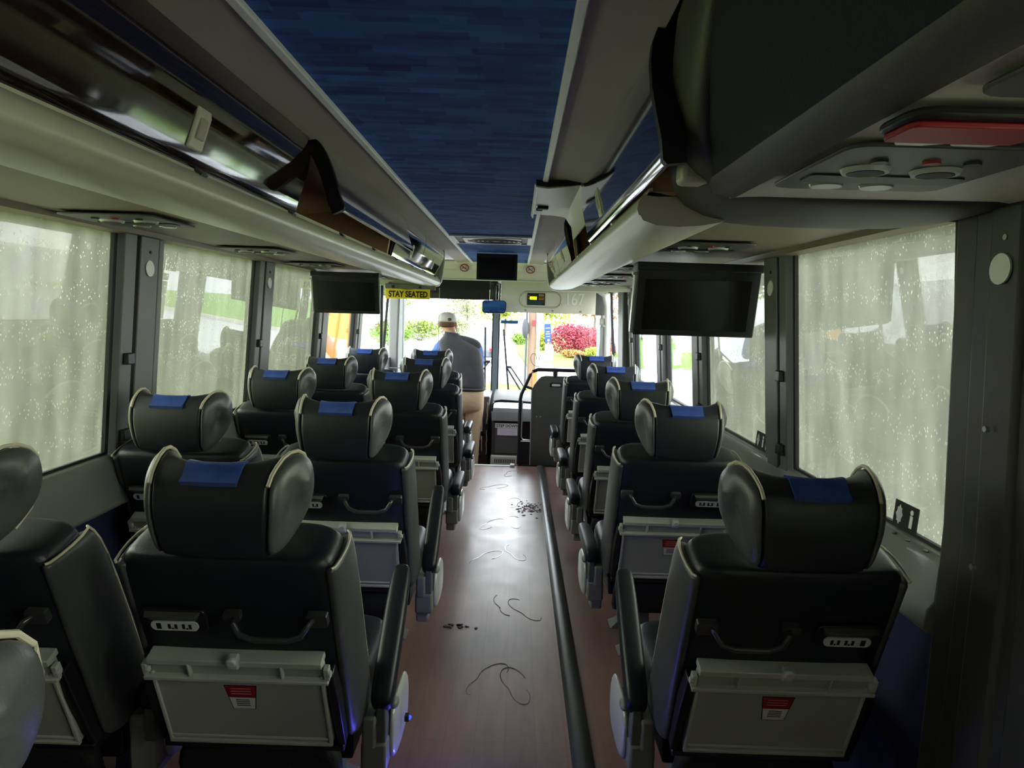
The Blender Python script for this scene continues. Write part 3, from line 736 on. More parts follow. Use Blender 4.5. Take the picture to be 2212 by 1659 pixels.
# roof hatch with round vent grille
e = empty('roof_hatch', (CX, 5.1, 1.915), 'white roof hatch with vent grille set in the blue ceiling', 'hatch')
b = MB()
for x0, x1, y0, y1 in ((-.285, -.25, -.26, .26), (.25, .285, -.26, .26), (-.25, .25, -.26, -.225), (-.25, .25, .225, .26)): b.box(x0, x1, y0, y1, -.014, .0)
b.build('hatch_frame', white_paint, e, bevel=.004)
MB().box(-.25, .25, -.225, .225, -.004, -.0005).build('hatch_recess', gasket, e)
b = MB(); b.box(-.20, .21, -.17, .17, -.016, -.003); b.build('hatch_panel', white_paint, e, bevel=.004)
b = MB()
for i in range(5):
    b.tube([(.03+(.04+.025*i)*1.3*math.cos(2*PI*j/28), (.04+.025*i)*math.sin(2*PI*j/28), -.017) for j in range(28)], .004, 6, closed=True)
b.build('vent_rings', gasket, e)
MB().box(-.17, -.10, -.05, .06, -.018, -.015).build('hatch_notice', grey_print, e)

# ------------------------------------------------------------------ front of the bus
YH = 7.46
b = MB()
b.loft([[(x, 7.45, 1.93), (x, 7.45, 1.914), (x, 7.50, 1.895), (x, 7.56, 1.84), (x, 7.585, 1.75), (x, 7.60, 1.735), (x, 7.63, 1.735), (x, 7.63, 1.93)] for x in (-1.40, CX, 1.0)])
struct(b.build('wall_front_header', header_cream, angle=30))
struct(MB().box(-1.45, 1.06, 7.6, 8.62, 1.735, 1.76).build('trim_20', pillar_grey))
struct(MB().box(-1.0, .65, 7.58, 7.605, 1.728, 1.742).build('trim_21', white_paint, bevel=.003))
# no smoking discs
smoke_red = mat('sign_red', (150, 32, 42), .5); smoke_white = mat('sign_white', (222, 218, 214), .5)
def nosmoke(x, label):
    e = empty('no_smoking_sign', (x, 7.524, 1.862), label, 'sign'); T = Matrix.Rotation(math.radians(40), 4, 'X')
    MB(T).disc((0, -.012, 0), .047, .003, axis='y', n=32).build('sign_disc', smoke_white, e)
    b = MB(T); b.tube([(.043*math.cos(2*PI*i/32), -.014, .043*math.sin(2*PI*i/32)) for i in range(32)], .0055, 6, closed=True)
    b.tube([(-.031, -.014, .031), (.031, -.014, -.031)], .0045, 6); b.build('red_ring', smoke_red, e)
    b = MB(T); b.box(-.028, .016, -.0135, -.0125, -.008, .001); b.build('cigarette', ink, e)
    b = MB(T); b.tube([(.014, -.0135, .004), (.018, -.0135, .012), (.012, -.0135, .02), (.02, -.0135, .028)], .0018, 6); b.tube([(.022, -.0135, .002), (.027, -.0135, .01), (.021, -.0135, .019)], .0018, 6); b.build('smoke_curl', grey_print, e)
nosmoke(-.575, 'round no-smoking sign left of the small ceiling television'); nosmoke(.118, 'round no-smoking sign right of the small ceiling television')
# destination panel with display and fleet number
e = empty('display_panel', (.40, 7.68, 1.56), 'cream panel above right windscreen with small lit display and 167', 'panel'); L = Matrix.Translation(-e.location)
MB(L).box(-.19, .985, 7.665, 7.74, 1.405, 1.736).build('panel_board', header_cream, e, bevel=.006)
b = MB(L)
pts = [(x+.24, z+1.548) for x, z in rrect(.22, .082, .075, 6)]
b.tube([(x, 7.664, z) for x, z in pts], .010, 8, closed=True); b.build('recess_rim', cream, e)
d_ = MB(L).box(.095, .285, 7.654, 7.668, 1.488, 1.615).build('display', tvblack, e, bevel=.003)
lime = mat('lime_display', (150, 210, 20), .5, emit=((170, 230, 10), 1.6)); amber = mat('amber_print', (150, 120, 40), .6, emit=((150, 120, 30), .12)); teal = mat('teal_print', (40, 90, 96), .6)
MB(L).box(.122, .195, 7.651, 7.655, 1.548, 1.578).build('lit_readout', lime, d_, smooth=False)
b = MB(L)
for zz in (1.60, 1.588, 1.566, 1.55): b.box(.215, .272, 7.652, 7.655, zz-.003, zz+.003)
for zz in (1.588, 1.560): b.box(.105, .116, 7.652, 7.655, zz-.004, zz+.004)
b.build('display_legend', amber, d_, smooth=False)
b = MB(L)
for zz, x1 in ((1.532, .272), (1.521, .272), (1.510, .25), (1.50, .25)): b.box(.105, x1, 7.652, 7.655, zz-.0025, zz+.0025)
b.build('display_text', teal, d_, smooth=False)
text_obj('fleet_number', '167', .175, bright_white, e, loc=(.60-.40, 7.661-7.68, 1.557-1.56), sx=.82, bold=.001)
for x in (.08, .37, .67): MB(L).disc((x, 7.664, 1.432), .012, -.006, axis='y', n=14).build('screw', tray_grey, e)
# roller blind on the driver's side
e = empty('roller_blind', (-.63, 7.70, 1.63), 'dark roller blind across top of the left windscreen', 'blind'); L = Matrix.Translation(-e.location)
MB(L).box(-1.38, -.31, 7.70, 7.715, 1.535, 1.733).build('blind_cloth', mat('dark_blind_cloth', (34, 32, 36), .8, bump=(300, .2)), e)
MB(L).box(-1.38, -.31, 7.695, 7.72, 1.528, 1.540).build('blind_rail', satin_black, e, bevel=.003)
# interior mirror
e = empty('interior_mirror', (-.255, 7.58, 1.46), 'rounded interior mirror on chrome bracket at windscreen centre', 'mirror')
b = MB(); R = Matrix.Rotation(math.radians(-16), 4, 'X')
b = MB(R); b.prism(rrect(.128, .070, .035, 6), .0, .03); b.build('mirror_shell', satin_black, e, bevel=.006)
MB(R).prism(rrect(.120, .062, .031, 6), -.003, .002).build('mirror_glass', mat('mirror_glass', (205, 212, 222), .02, metal=1), e, smooth=False)
MB(R).prism([(.052*math.cos(PI*i/12), -.058+.026*math.sin(PI*i/12)) for i in range(13)], -.0045, -.002).build('blue_badge', suede, e, smooth=False)
b = MB(); b.box(-.055, -.005, .055, .075, .07, .27); b.box(.015, .045, .055, .075, .07, .25); b.build('chrome_bracket', chrome, e, bevel=.004)
b = MB(); b.tube([(0, .03, .05), (0, .05, .10), (0, .05, .25)], .012, 8); b.ell((0, .04, .245), .04, .03, .03); b.build('mirror_arm', satin_black, e)
# windscreen: two panes, centre post
YW = 8.42
for x0, x1, nn in ((-1.42, -.285, 30), (-.225, 1.03, 31)):
    e = empty('window_%d' % nn, ((x0+x1)/2, YW, .3)); struct(e); L = Matrix.Translation(-e.location)
    MB(L).box(x0, x1, YW, YW+.008, .18, 1.74).build('window_pane', front_glass, e, smooth=False)
    b = MB(L)
    for a, c in ((x0-.01, x0+.015), (x1-.015, x1+.01)): b.box(a, c, YW-.01, YW+.02, .18, 1.74)
    b.build('window_gasket', gasket, e)
struct(MB().box(-.285, -.225, YW-.02, YW+.03, .15, 1.75).build('trim_22', mat('steel_blue_post', (112, 122, 132), .4), bevel=.008))
struct(MB().box(-1.45, 1.06, YW-.03, YW+.03, -.6, .185).build('wall_front', pillar_olive))
# front corner posts
for side, kk in ((-1, 23), (1, 24)):
    b = MB(); p = prof(side, [(1.14, -.4), (1.14, 1.0), (1.12, 1.75), (1.25, 1.75), (1.25, -.4)])
    b.prism(p, 7.98, 8.45); struct(b.build('trim_%d' % kk, pillar_grey, bevel=.02))
# right: door frame and curved pale grab pole
struct(MB().prism(prof(1, [(1.13, .86), (1.10, 1.64), (1.24, 1.64), (1.24, .86)]), 6.20, 6.50).build('trim_25', pillar_grey, bevel=.01))
e = empty('curved_post_cover', (.93, 7.4, 1.2), 'pale curved post cover by the entrance door, right front', 'post cover'); L = Matrix.Translation(-e.location)
b = MB(L); pth = [(.70, 7.30, 1.67), (.80, 7.30, 1.655), (.875, 7.30, 1.60), (.905, 7.30, 1.50), (.915, 7.30, 1.30), (.925, 7.30, .85), (.925, 7.30, -.36)]
rings = [[(x+.02*a, y+.03*c, z+.0*a) for a, c in rrect(1, 1, .4)] for x, y, z in pth]
b.tube(pth, .024, 10); b.build('post_tube', white_paint, e)
MB(L).box(.84, .905, 7.31, 7.35, 1.30, 1.37).build('post_bracket', cream, e, bevel=.01)
MB(L).box(.85, .92, 7.34, 7.36, .90, 1.29).build('post_panel', silver, e, bevel=.008)
MB(L).box(.80, .90, 7.37, 7.40, 1.40, 1.63).build('dark_panel', pillar_grey, e, bevel=.006)

# STAY SEATED sign hanging on its grey visor bar
e = empty('stay_seated_sign', (-.94, 6.10, 1.53), 'yellow STAY SEATED sign hanging below the left rack end', 'sign'); L = Matrix.Translation(-e.location)
MB(L).box(-1.135, -.755, 6.10, 6.106, 1.495, 1.580).build('sign_board', yellow_sign, e, bevel=.002)
text_obj('sign_lettering', 'STAY SEATED', .070, ink, e, loc=(0, -.0015, .003), sx=.78, bold=.0026)
text_obj('sign_small_print', 'FOR YOUR SAFETY', .011, ink, e, loc=(0, -.0015, .044), sx=.95)
MB(L).prism(rrect(.215, .024, .012), 6.108, 6.135, M=Matrix.Translation((-.925, 0, 1.598))).build('visor_bar', pillar_grey, e, bevel=.004)
b = MB(L)
for x in (-1.10, -.76): b.box(x-.012, x+.012, 6.115, 6.13, 1.60, 1.634)
b.build('hanger', pillar_grey, e)
for x in (-1.07, -.84): MB(L).disc((x, 6.108, 1.597), .012, -.008, axis='y', n=14).build('knob', gasket, e)
e.location = (-.917, 5.935, 1.5225); e.scale = (.975, .975, .975)
# clear screen behind the driver
SHIELD = e = empty('driver_shield', (-.95, 6.32, 1.25), 'clear plexiglass shield behind the driver place, left front', 'shield'); L = Matrix.Translation(-e.location)
MB(L).box(-1.20, -.70, 6.32, 6.326, .88, 1.60).build('plexiglass_sheet', plexi, e, smooth=False)
b = MB(L)
for x in (-1.02, -.702): b.box(x, x+.004, 6.316, 6.330, .88, 1.60)
b.box(-1.20, -.70, 6.316, 6.330, .876, .882); b.build('shield_edge', tray_grey, e)
MB(L).tube([(-1.21, 6.325, -.36), (-1.21, 6.325, 1.62)], .014, 10).build('shield_post', satin_black, e)

# stepped front floor, nosing, riser with heater grille
struct(MB().box(-1.44, 1.04, 6.42, 8.42, -.42, -.36).build('floor_front', MATS['floor']))
struct(MB().box(-1.44, 1.04, 6.40, 6.42, -.42, -.06).build('trim_26', pillar_olive))
struct(MB().box(-.42, -.02, 6.375, 6.43, -.02, .006).build('trim_27', white_paint, bevel=.003))
struct(MB().box(-.03, .01, 6.36, 6.43, -.02, .022).build('trim_28', white_paint, bevel=.003))
dark_console = mat('dark_console_plastic', (58, 56, 56), .4)
e = empty('dashboard', (.1, 7.7, .2), 'dark dashboard with pale rounded top and STEP DOWN notice', 'dashboard'); L = Matrix.Translation(-e.location)
MB(L).box(-.23, .06, 7.20, 8.2, -.36, .30).build('console_body', dark_console, e, bevel=.02)
MB(L).box(-.20, .05, 7.185, 7.21, -.04, .26).build('console_door', mat('console_door_plastic', (84, 80, 78), .45), e, bevel=.012)
MB(L).prism([(y, z) for y, z in [(7.17, .30), (7.165, .34), (7.18, .39), (7.22, .425), (7.30, .44), (8.3, .46), (8.3, .30)]], -.235, .60, axis='x').build('rounded_top', silver, e, angle=30)
MB(L).box(.06, 1.0, 7.6, 8.3, -.36, .42).build('dash_body', dark_console, e, bevel=.02)
MB(L).prism([(y, z) for y, z in [(7.55, .46), (7.7, .50), (8.3, .50), (8.3, .45)]], -.235, .98, axis='x').build('dash_shelf', pillar_grey, e, angle=30)
b = MB(L); b.tube([(-.235, 7.16, .40), (-.23, 7.16, .47), (-.20, 7.16, .50), (-.14, 7.16, .51), (.30, 7.16, .49)], .012, 8); b.build('dash_rail', satin_black, e)
sg = MB(L).box(-.198, .055, 7.176, 7.185, .225, .272).build('notice_board', smoke_white, e, bevel=.001)
text_obj('notice_lettering', 'STEP DOWN', .040, ink, sg, loc=(-.072-.1, 7.1752-7.7, .2485-.2), sx=1.0, bold=.0008)
b = MB(L); b.box(-.175, .04, 7.178, 7.185, .15, .222); b.build('paper_notice', mat('pale_paper', (226, 214, 222), .7), e)
b = MB(L)
for i in range(4): b.box(-.15, .02-.02*(i % 2), 7.1770, 7.1785, .206-.013*i, .2085-.013*i)
b.build('paper_print', mat('faint_print', (170, 160, 172), .7), e, smooth=False)
b = MB(L); b.box(-.235, .045, 7.12, 7.22, -.15, -.06); b.build('heater_grille', cream2, e, bevel=.004)
b = MB(L)
for i in range(12): b.box(-.195+.018*i, -.187+.018*i, 7.118, 7.125, -.125, -.085)
b.build('grille_slots', gasket, e, smooth=False)
# driver side console with latch box and chain
e = empty('driver_console', (-.42, 7.6, .1), 'dark side console left of the dashboard with hanging chain', 'console'); L = Matrix.Translation(-e.location)
b = MB(L); b.prism([(7.42, -.36), (7.42, .30), (7.50, .50), (7.62, .52), (8.2, .50), (8.2, -.36)], -.52, -.265, axis='x'); b.build('console_shell', mat('brown_black_console', (62, 54, 54), .4), e, bevel=.02)
b = MB(L); b.tube([(-.36, 7.40, .52), (-.34, 7.40, .40), (-.34, 7.40, .15)], .012, 8); b.tube([(-.45, 7.40, -.10), (-.36, 7.40, -.10), (-.34, 7.40, -.06), (-.34, 7.40, .10)], .010, 8); b.build('grab_tube', chrome, e)
b = MB(L); b.box(-.40, -.35, 7.39, 7.42, .06, .16); b.build('latch_block', silver, e, bevel=.005)
b = MB(L); b.tube([(-.290+.004*math.sin(i*2.1), 7.40, .46-.04*i) for i in range(15)], .005, 6); b.build('hanging_chain', chrome, e)
MB(L).box(-.31, -.27, 7.375, 7.41, .17, .23).build('chain_box', gasket, e, bevel=.004)
# partition with black rail at the top of the entrance steps
e = empty('entrance_partition', (.32, 6.5, 0), 'grey partition panel with black tube rail at entrance steps', 'partition'); L = Matrix.Translation(-e.location)
pt = [(.152, .0), (.148, .70), (.168, .745), (.21, .80), (.235, .822), (.27, .83), (.55, .83), (.55, 0)]
MB(L).prism(pt, 6.49, 6.515).build('partition_panel', mat('partition_grey', (76, 76, 70), .5, bump=(200, .1)), e, bevel=.004)
MB(L).tube([(x, 6.488, z) for x, z in pt[:7]], .006, 6).build('panel_edge', silver, e)
b = MB(L); b.tube([(.045, 6.50, .0), (.045, 6.50, .60), (.055, 6.50, .66), (.13, 6.50, .84), (.155, 6.50, .87), (.20, 6.50, .888), (.62, 6.50, .888)], .017, 10)
b.tube([(.36, 6.50, .82), (.36, 6.50, .885)], .022, 10); b.tube([(.09, 6.50, .73), (.15, 6.50, .71)], .012, 8)
b.build('tube_rail', satin_black, e)
MB(L).box(.03, .155, 6.485, 6.52, 0, .22).build('foot_box', satin_black, e, bevel=.006)
b = MB(L); b.tube([(.066, 6.49, .60), (.066, 6.49, .26), (.08, 6.49, .235), (.148, 6.49, .228)], .007, 6); b.build('inner_rail', silver, e)
MB(L).prism([(x+.37, z+.755) for x, z in rrect(.052, .019, .006)], 6.478, 6.492).build('outlet_bezel', satin_black, e, bevel=.002)
MB(L).prism([(x+.37, z+.752) for x, z in rrect(.040, .010, .009)], 6.474, 6.479).build('outlet_plate', socket_white, e)
for x in (.20, .235): MB(L).disc((x, 6.487, .455), .006, -.004, axis='y', n=10).build('panel_bolt', silver, e)

# floor: half-round black cable cover, blue aisle lamp, prints and dirt
o = MB().prism([(.212, .0), (.216, .010), (.228, .018), (.248, .021), (.268, .018), (.280, .010), (.284, .0)], -1.5, 6.40).build('floor_cable_cover', mat('worn_black_rubber', (84, 84, 82), .3, vary=(14, .3, (1, .1, 1))), angle=60)
tag(o, 'long black half-round cable cover running along the aisle floor', 'cable cover')
e = empty('aisle_lamp', (-.258, 1.80, .315), 'tiny blue floor lamp beside the nearest left seat console', 'lamp')
MB().ell((0, 0, 0), .006, .006, .006).build('lamp_lens', mat('blue_led', (40, 50, 255), .4, emit=((20, 30, 255), 2.2)), e)
MB().box(-.012, .0, -.01, .01, -.008, .008).build('lamp_base', satin_black, e, bevel=.002)
li = bpy.data.lights.new('aisle_lamp_glow', 'POINT'); li.energy = .30; li.color = (.10, .10, 1.0); li.shadow_soft_size = .008
lo = bpy.data.objects.new('lamp_glow', li); COL.objects.link(lo); lo.parent = e; lo.location = (.08, .02, -.20)
water = mat('wet_film', (176, 156, 146), .05, spec=.8, coat=1.0)
def shoe(x, y, rz, ln, label, sc=1.0, n0=0, n1=40):
    pts = []
    for i in range(n0, n1+1):
        a = 2*PI*i/40; yy = math.sin(a)
        hw = .048*(1+.14*yy-.30*math.exp(-((yy+.2)/.3)**2))
        pts.append(Vector((hw*math.cos(a), yy*ln/2, .0015)))
    b = MB(); k_ = []
    rad = [.0011+.0011*math.sin(i*1.7)**2 for i in range(len(pts))]
    b.tube(pts, rad, 6)
    o = b.build('wet_shoe_print', water); o.location = (x, y, 0); o.rotation_euler = (0, 0, rz); o.scale = (sc, sc, .6)
    tag(o, label, 'footprint', 'wet shoe prints along the aisle'); return o
shoe(-.075, 2.60, -.5, .27, 'wet shoe print nearest the camera, left one of the pair', n0=4, n1=31)
shoe(.035, 2.56, .25, .27, 'wet shoe print nearest the camera, right one of the pair', n0=2, n1=38)
shoe(.075, 3.25, .5, .27, 'wet shoe print close to cable cover, by second right seat', n0=6, n1=34)
shoe(-.02, 3.30, .2, .25, 'small wet print left of another by second right seat', n0=12, n1=30)
shoe(-.14, 3.95, -.6, .29, 'wet shoe print at the left in mid aisle, turned sideways', n0=0, n1=28)
shoe(.03, 4.05, .3, .28, 'wet shoe print in mid aisle close to the cable cover', n0=10, n1=38)
shoe(-.13, 4.60, -.5, .28, 'wet shoe print left of the middle, third from the front', n0=3, n1=37)
shoe(.02, 4.66, .1, .28, 'wet shoe print beside the middle, third from the front', n0=5, n1=36)
shoe(.01, 5.15, -.1, .27, 'wet shoe print just nearer than the brown leaf litter', n0=0, n1=40)
shoe(-.15, 5.60, -.9, .27, 'wet shoe print left of the brown leaf litter', n0=0, n1=34)
shoe(-.02, 6.1, -.3, .25, 'farthest wet shoe print near the front step', n0=2, n1=36)
def litter(name, x, y, sx_, sy_, nn, m, label):
    b = MB(); rnd = random.Random(3)
    for i in range(nn):
        px, py = rnd.gauss(0, sx_), rnd.gauss(0, sy_); rr_ = rnd.uniform(.003, .014); a0 = rnd.uniform(0, 6)
        top = [(px+rr_*rnd.uniform(.5, 1.2)*math.cos(a0+2*PI*j/6), py+rr_*rnd.uniform(.5, 1.2)*math.sin(a0+2*PI*j/6), .003) for j in range(6)]
        b.loft([[(p[0], p[1], .0003) for p in top], top])
    o = b.build(name, m, smooth=False); o.location = (x, y, 0); tag(o, label, 'dirt', kind='stuff')
litter('leaf_litter',   .135, 5.02, .045, .085, 90, mat('wet_brown_leaves', (104, 48, 28), .5), 'brown wet leaf litter against the cable cover')
litter('black_scuff', -.215, 3.05, .035, .010, 16, mat('dark_scuff', (52, 34, 36), .6), 'dark scuff marks on the floor beside left console')

# ------------------------------------------------------------------ the man standing in front, seen from behind
skin_m = mat('skin', (196, 146, 120), .55); vest_m = mat('charcoal_fleece_vest', (62, 60, 63), .95, sheen=.3, bump=(60, .5), vary=(6, .15))
shirt_m = mat('blue_shirt', (86, 120, 190), .85, bump=(40, .4)); khaki = mat('khaki_trousers', (196, 170, 138), .9, bump=(14, 1.2, (1, 1, 2.5)), vary=(5, .12))
cap_m = mat('pale_grey_cap', (214, 211, 206), .9, bump=(200, .3)); hair_m = mat('cropped_brown_hair', (112, 80, 62), .9); belt_m = mat('dark_belt', (30, 24, 22), .5); shoe_m = mat('dark_shoe', (40, 34, 32), .5)
man = empty('person', (-.52, 7.19, -.36), 'man in grey vest, khaki trousers and pale cap, standing with his back turned', 'person')
LM = Matrix.Translation(-man.location)
def skin_mesh(name, chains, m, parent, sub=2):
    """one continuous surface grown round connected chains of (point, radius)"""
    vs, es, rs, idx = [], [], [], {}
    for ch in chains:
        prev = None
        for p, rad in ch:
            key = tuple(round(c, 4) for c in p)
            if key not in idx:
                idx[key] = len(vs); vs.append(LM @ Vector(p)); rs.append(rad)
            if prev is not None and prev != idx[key]: es.append((prev, idx[key]))
            prev = idx[key]
    me = bpy.data.meshes.new(name); me.from_pydata([tuple(v) for v in vs], es, []); me.materials.append(m)
    o = bpy.data.objects.new(name, me); COL.objects.link(o); o.parent = parent
    sk = o.modifiers.new('skin', 'SKIN'); sk.use_smooth_shade = True
    for i, d in enumerate(me.skin_vertices[0].data):
        d.radius = rs[i] if isinstance(rs[i], tuple) else (rs[i], rs[i]); d.use_root = (i == 0)
    sb = o.modifiers.new('subd', 'SUBSURF'); sb.levels = sub; sb.render_levels = sub
    return o
pel = (-.505, 7.20, .58); wst = (-.51, 7.225, .72); ch1 = (-.555, 7.29, .90); ch2 = (-.60, 7.35, 1.04); nk = (-.675, 7.41, 1.14); nk2 = (-.705, 7.44, 1.19); hd1 = (-.735, 7.46, 1.27)
shL, shR = (-.775, 7.37, 1.045), (-.425, 7.36, 1.045)
elL, elR = (-.905, 7.52, .84), (-.40, 7.56, .83)
wrL, wrR = (-.85, 7.74, .80), (-.50, 7.74, .80)
hipL, hipR = (-.60, 7.20, .50), (-.415, 7.20, .50)
knL, knR = (-.615, 7.22, .08), (-.435, 7.205, .08)
anL, anR = (-.62, 7.19, -.29), (-.445, 7.18, -.29)
def hand(w_, fx):
    a = Vector(w_); p = a+Vector((fx*.02, .07, -.01)); ch = [[(w_, .026), (tuple(p), (.036, .018))]]
    for i, (dx, ln) in enumerate(((-.030, .060), (-.010, .074), (.010, .070), (.030, .055))):
        k0 = p+Vector((dx, .018, -.002)); k1 = k0+Vector((dx*.2, ln*.55, -.012)); k2 = k1+Vector((0, ln*.35, -.03))
        ch.append([(tuple(p), (.036, .018)), (tuple(k0), .0095), (tuple(k1), .0085), (tuple(k2), .0075)])
    t0 = a+Vector((fx*.045, .035, -.005)); t1 = t0+Vector((fx*.018, .035, -.012)); t2 = t1+Vector((-fx*.004, .026, -.012))
    ch.append([(w_, .026), (tuple(t0), .012), (tuple(t1), .010), (tuple(t2), .008)])
    return ch
body = skin_mesh('body', [
    [(pel, (.11, .09)), (wst, (.105, .085)), (ch1, (.11, .085)), (ch2, (.085, .065)), (nk, .052), (nk2, .056), (hd1, (.084, .098)), ((-.745, 7.465, 1.335), (.076, .09))],
    [(ch2, (.085, .065)), (shL, .045), (elL, .040), (wrL, .026)], [(ch2, (.085, .065)), (shR, .045), (elR, .040), (wrR, .026)],
    [(pel, (.11, .09)), (hipL, .08), (knL, .055), (anL, .038), ((-.63, 7.32, -.325), .032)],
    [(pel, (.11, .09)), (hipR, .08), (knR, .055), (anR, .038), ((-.43, 7.31, -.325), .032)],
] + hand(wrL, 1) + hand(wrR, -1), skin_m, man)
# face details on the far side of the head and the ear towards us
b = MB(LM)
b.ell((-.824, 7.465, 1.255), .016, .022, .034); b.build('ear', skin_m, body)
MB(LM).ell((-.648, 7.475, 1.255), .014, .022, .034).build('ear', skin_m, body)
b = MB(LM); b.loft([[(-.755+dx*.4, 7.548+dy, z) for dx, dy in ((-.03, 0), (0, .022*k_), (.03, 0), (0, -.02))] for z, k_ in ((1.225, .6), (1.235, 1.4), (1.275, .6))]); b.build('nose', skin_m, body, subsurf=1, angle=180)
b = MB(LM); b.tube([(-.78, 7.542, 1.205), (-.755, 7.55, 1.203), (-.73, 7.545, 1.205)], .007, 6); b.build('mouth', mat('lip', (150, 90, 82), .5), body)
for ex in (-.785, -.728): MB(LM).ell((ex, 7.540, 1.285), .012, .010, .008).build('eye', mat('eye_white', (210, 206, 200), .3), body)
def ring_at(c, hw, hd, tilt=0.0, lean=0.0, n_=20, e_=2.6):
    out_ = []
    for x, y in sup(hw, hd, e_, n_):
        out_.append((c[0]+x, c[1]+y*math.cos(tilt), c[2]-y*math.sin(tilt)*-1*-1+x*lean))
    return out_
hr = MB(LM); rings = [ring_at((-.725, 7.440, 1.185), .072, .066), ring_at((-.733, 7.445, 1.22), .088, .090), ring_at((-.738, 7.448, 1.27), .093, .102), ring_at((-.74, 7.452, 1.305), .090, .102)]
hr.loft(rings[1:]).build('hair', hair_m, man, subsurf=1, angle=180)
# cap: panelled dome, strap opening at the back, brim pointing away to the left
cp = MB(LM)
cp.loft([ring_at((-.74, 7.455, z), a*.100, a*.113) for z, a in ((1.272, 1.0), (1.305, 1.01), (1.34, .95), (1.367, .80), (1.382, .55), (1.388, .2))])
cap = cp.build('cap', cap_m, man, subsurf=1, angle=180)
bm_ = MB(LM); bm_.loft([[(-.81-.085*t-.012*c*t, 7.475+.055*t+.060*c*(1-.3*t), 1.292-.030*t-.008*abs(c)+dz) for c in (-1, -.5, 0, .5, 1) for dz in (0,)]+[(-.81-.085*t-.012*c*t, 7.475+.055*t+.060*c*(1-.3*t), 1.284-.030*t-.008*abs(c)) for c in (1, .5, 0, -.5, -1)] for t in (0, .4, .8, 1.0)])
bm_.build('cap_brim', cap_m, cap, subsurf=1, angle=60)
MB(LM).ell((-.705, 7.350, 1.312), .022, .008, .017).build('strap_opening', hair_m, cap)
# fleece vest with collar
rings = [ring_at(c, hw, hd, 0, ln) for c, hw, hd, ln in (((-.505, 7.20, .615), .192, .145, -.02), ((-.505, 7.205, .66), .198, .15, -.02), ((-.515, 7.23, .76), .192, .14, -.04), ((-.55, 7.285, .90), .208, .148, -.08), ((-.585, 7.335, 1.00), .222, .145, -.10), ((-.605, 7.36, 1.06), .210, .130, -.10), ((-.635, 7.385, 1.105), .155, .105, -.12), ((-.668, 7.405, 1.142), .090, .085, -.12), ((-.685, 7.415, 1.178), .074, .076, -.1), ((-.688, 7.417, 1.184), .064, .066, -.1))]
vb = MB(LM).loft(rings)
for sh_, sg_ in ((shL, -1), (shR, 1)): vb.tube([Vector((-.66, 7.40, 1.10)), Vector((-.66, 7.40, 1.10)).lerp(Vector(sh_), .55), Vector(sh_), Vector(sh_)+Vector((sg_*.02, .01, -.05))], [.07, .076, .074, .060], 16)
vest = vb.build('vest', vest_m, man, subsurf=2, angle=180)
MB(LM).tube([p for p in ring_at((-.505, 7.20, .622), .194, .147, 0, -.02, 28)], .010, 8, closed=True).build('vest_hem', vest_m, vest)
# sleeves
for sh, el, wr in ((shL, elL, wrL), (shR, elR, wrR)):
    A, B, C = Vector(sh), Vector(el), Vector(wr)
    pth = [A+(Vector(ch2)-A)*.35, A, A.lerp(B, .4), A.lerp(B, .85), B+(B-A.lerp(C, .5))*.05, B.lerp(C, .25), B.lerp(C, .7), B.lerp(C, .98)]
    MB(LM).tube(pth, [.075, .080, .072, .060, .058, .054, .046, .042], 14).build('shirt_sleeve', shirt_m, man, subsurf=1, angle=180)
# trousers with seat and creased legs, belt
rings = [ring_at(c, hw, hd, 0, 0) for c, hw, hd in (((-.505, 7.20, .36), .14, .10), ((-.507, 7.195, .42), .186, .135), ((-.507, 7.195, .50), .192, .15), ((-.506, 7.20, .60), .182, .135), ((-.506, 7.20, .655), .178, .13))]
MB(LM).loft(rings).build('trousers_seat', khaki, man, subsurf=1, angle=180)
for hp_, kn, an in ((hipL, knL, anL), (hipR, knR, anR)):
    H, K, A = Vector(hp_), Vector(kn), Vector(an)
    pth = [H+Vector((0, 0, .06)), H+Vector((0, 0, -.04)), H.lerp(K, .35), H.lerp(K, .7), K, K.lerp(A, .3), K.lerp(A, .7), A+Vector((0, 0, .04)), A+Vector((0, .012, -.02))]
    MB(LM).tube(pth, [.088, .100, .098, .086, .078, .080, .076, .072, .078], 16).build('trouser_leg', khaki, man, subsurf=1, angle=180)
    b = MB(LM); b.loft([[(A.x+x, A.y+.07+y, z) for x, y in sup(hw, hd, 2.6, 16)] for z, hw, hd in ((-.36, .046, .135), (-.33, .048, .138), (-.30, .042, .115), (-.275, .036, .07))]); b.build('shoe', shoe_m, man, subsurf=1, angle=180)
MB(LM).loft([ring_at((-.506, 7.20, z), .187, .139) for z in (.60, .64)]).build('belt', belt_m, man)

# ------------------------------------------------------------------ outside: road, lawns, trees, poles, cars (ground 1.25 m below the bus floor)
GZ = -1.25
asphalt = mat('wet_asphalt', (150, 150, 150), .35, vary=(.6, .12)); grass_m = mat('bright_spring_grass', (92, 130, 8), .9, vary=(1.5, .25)); kerb_m = mat('pale_concrete', (205, 200, 192), .8)
drive_m = mat('pale_driveway', (210, 206, 200), .8)
olive_m = mat('olive_bank_grass', (132, 148, 42), .95, vary=(1.2, .3))
struct(MB().box(-70, 70, -40, 160, GZ-.1, GZ).build('road', asphalt, smooth=False))
def P(x, y):
    """a point on the ground seen at picture point x, y of the front window"""
    d = f+r2*(x-1106)/FPX-u2*(y-829.5)/FPX; t_ = (GZ-CAM_H)/d.z; return (d.x*t_, d.y*t_)
def slab(name, pts, m, h=.06):
    return MB().prism(pts, GZ, GZ+h, axis='z').build(name, m, smooth=False)
struct(slab('lawn', [(.6, 33.5), (12, 34.5), (22, 36), (22, 90), (2.5, 90), (-.2, 62), (.1, 46)], grass_m, .10))
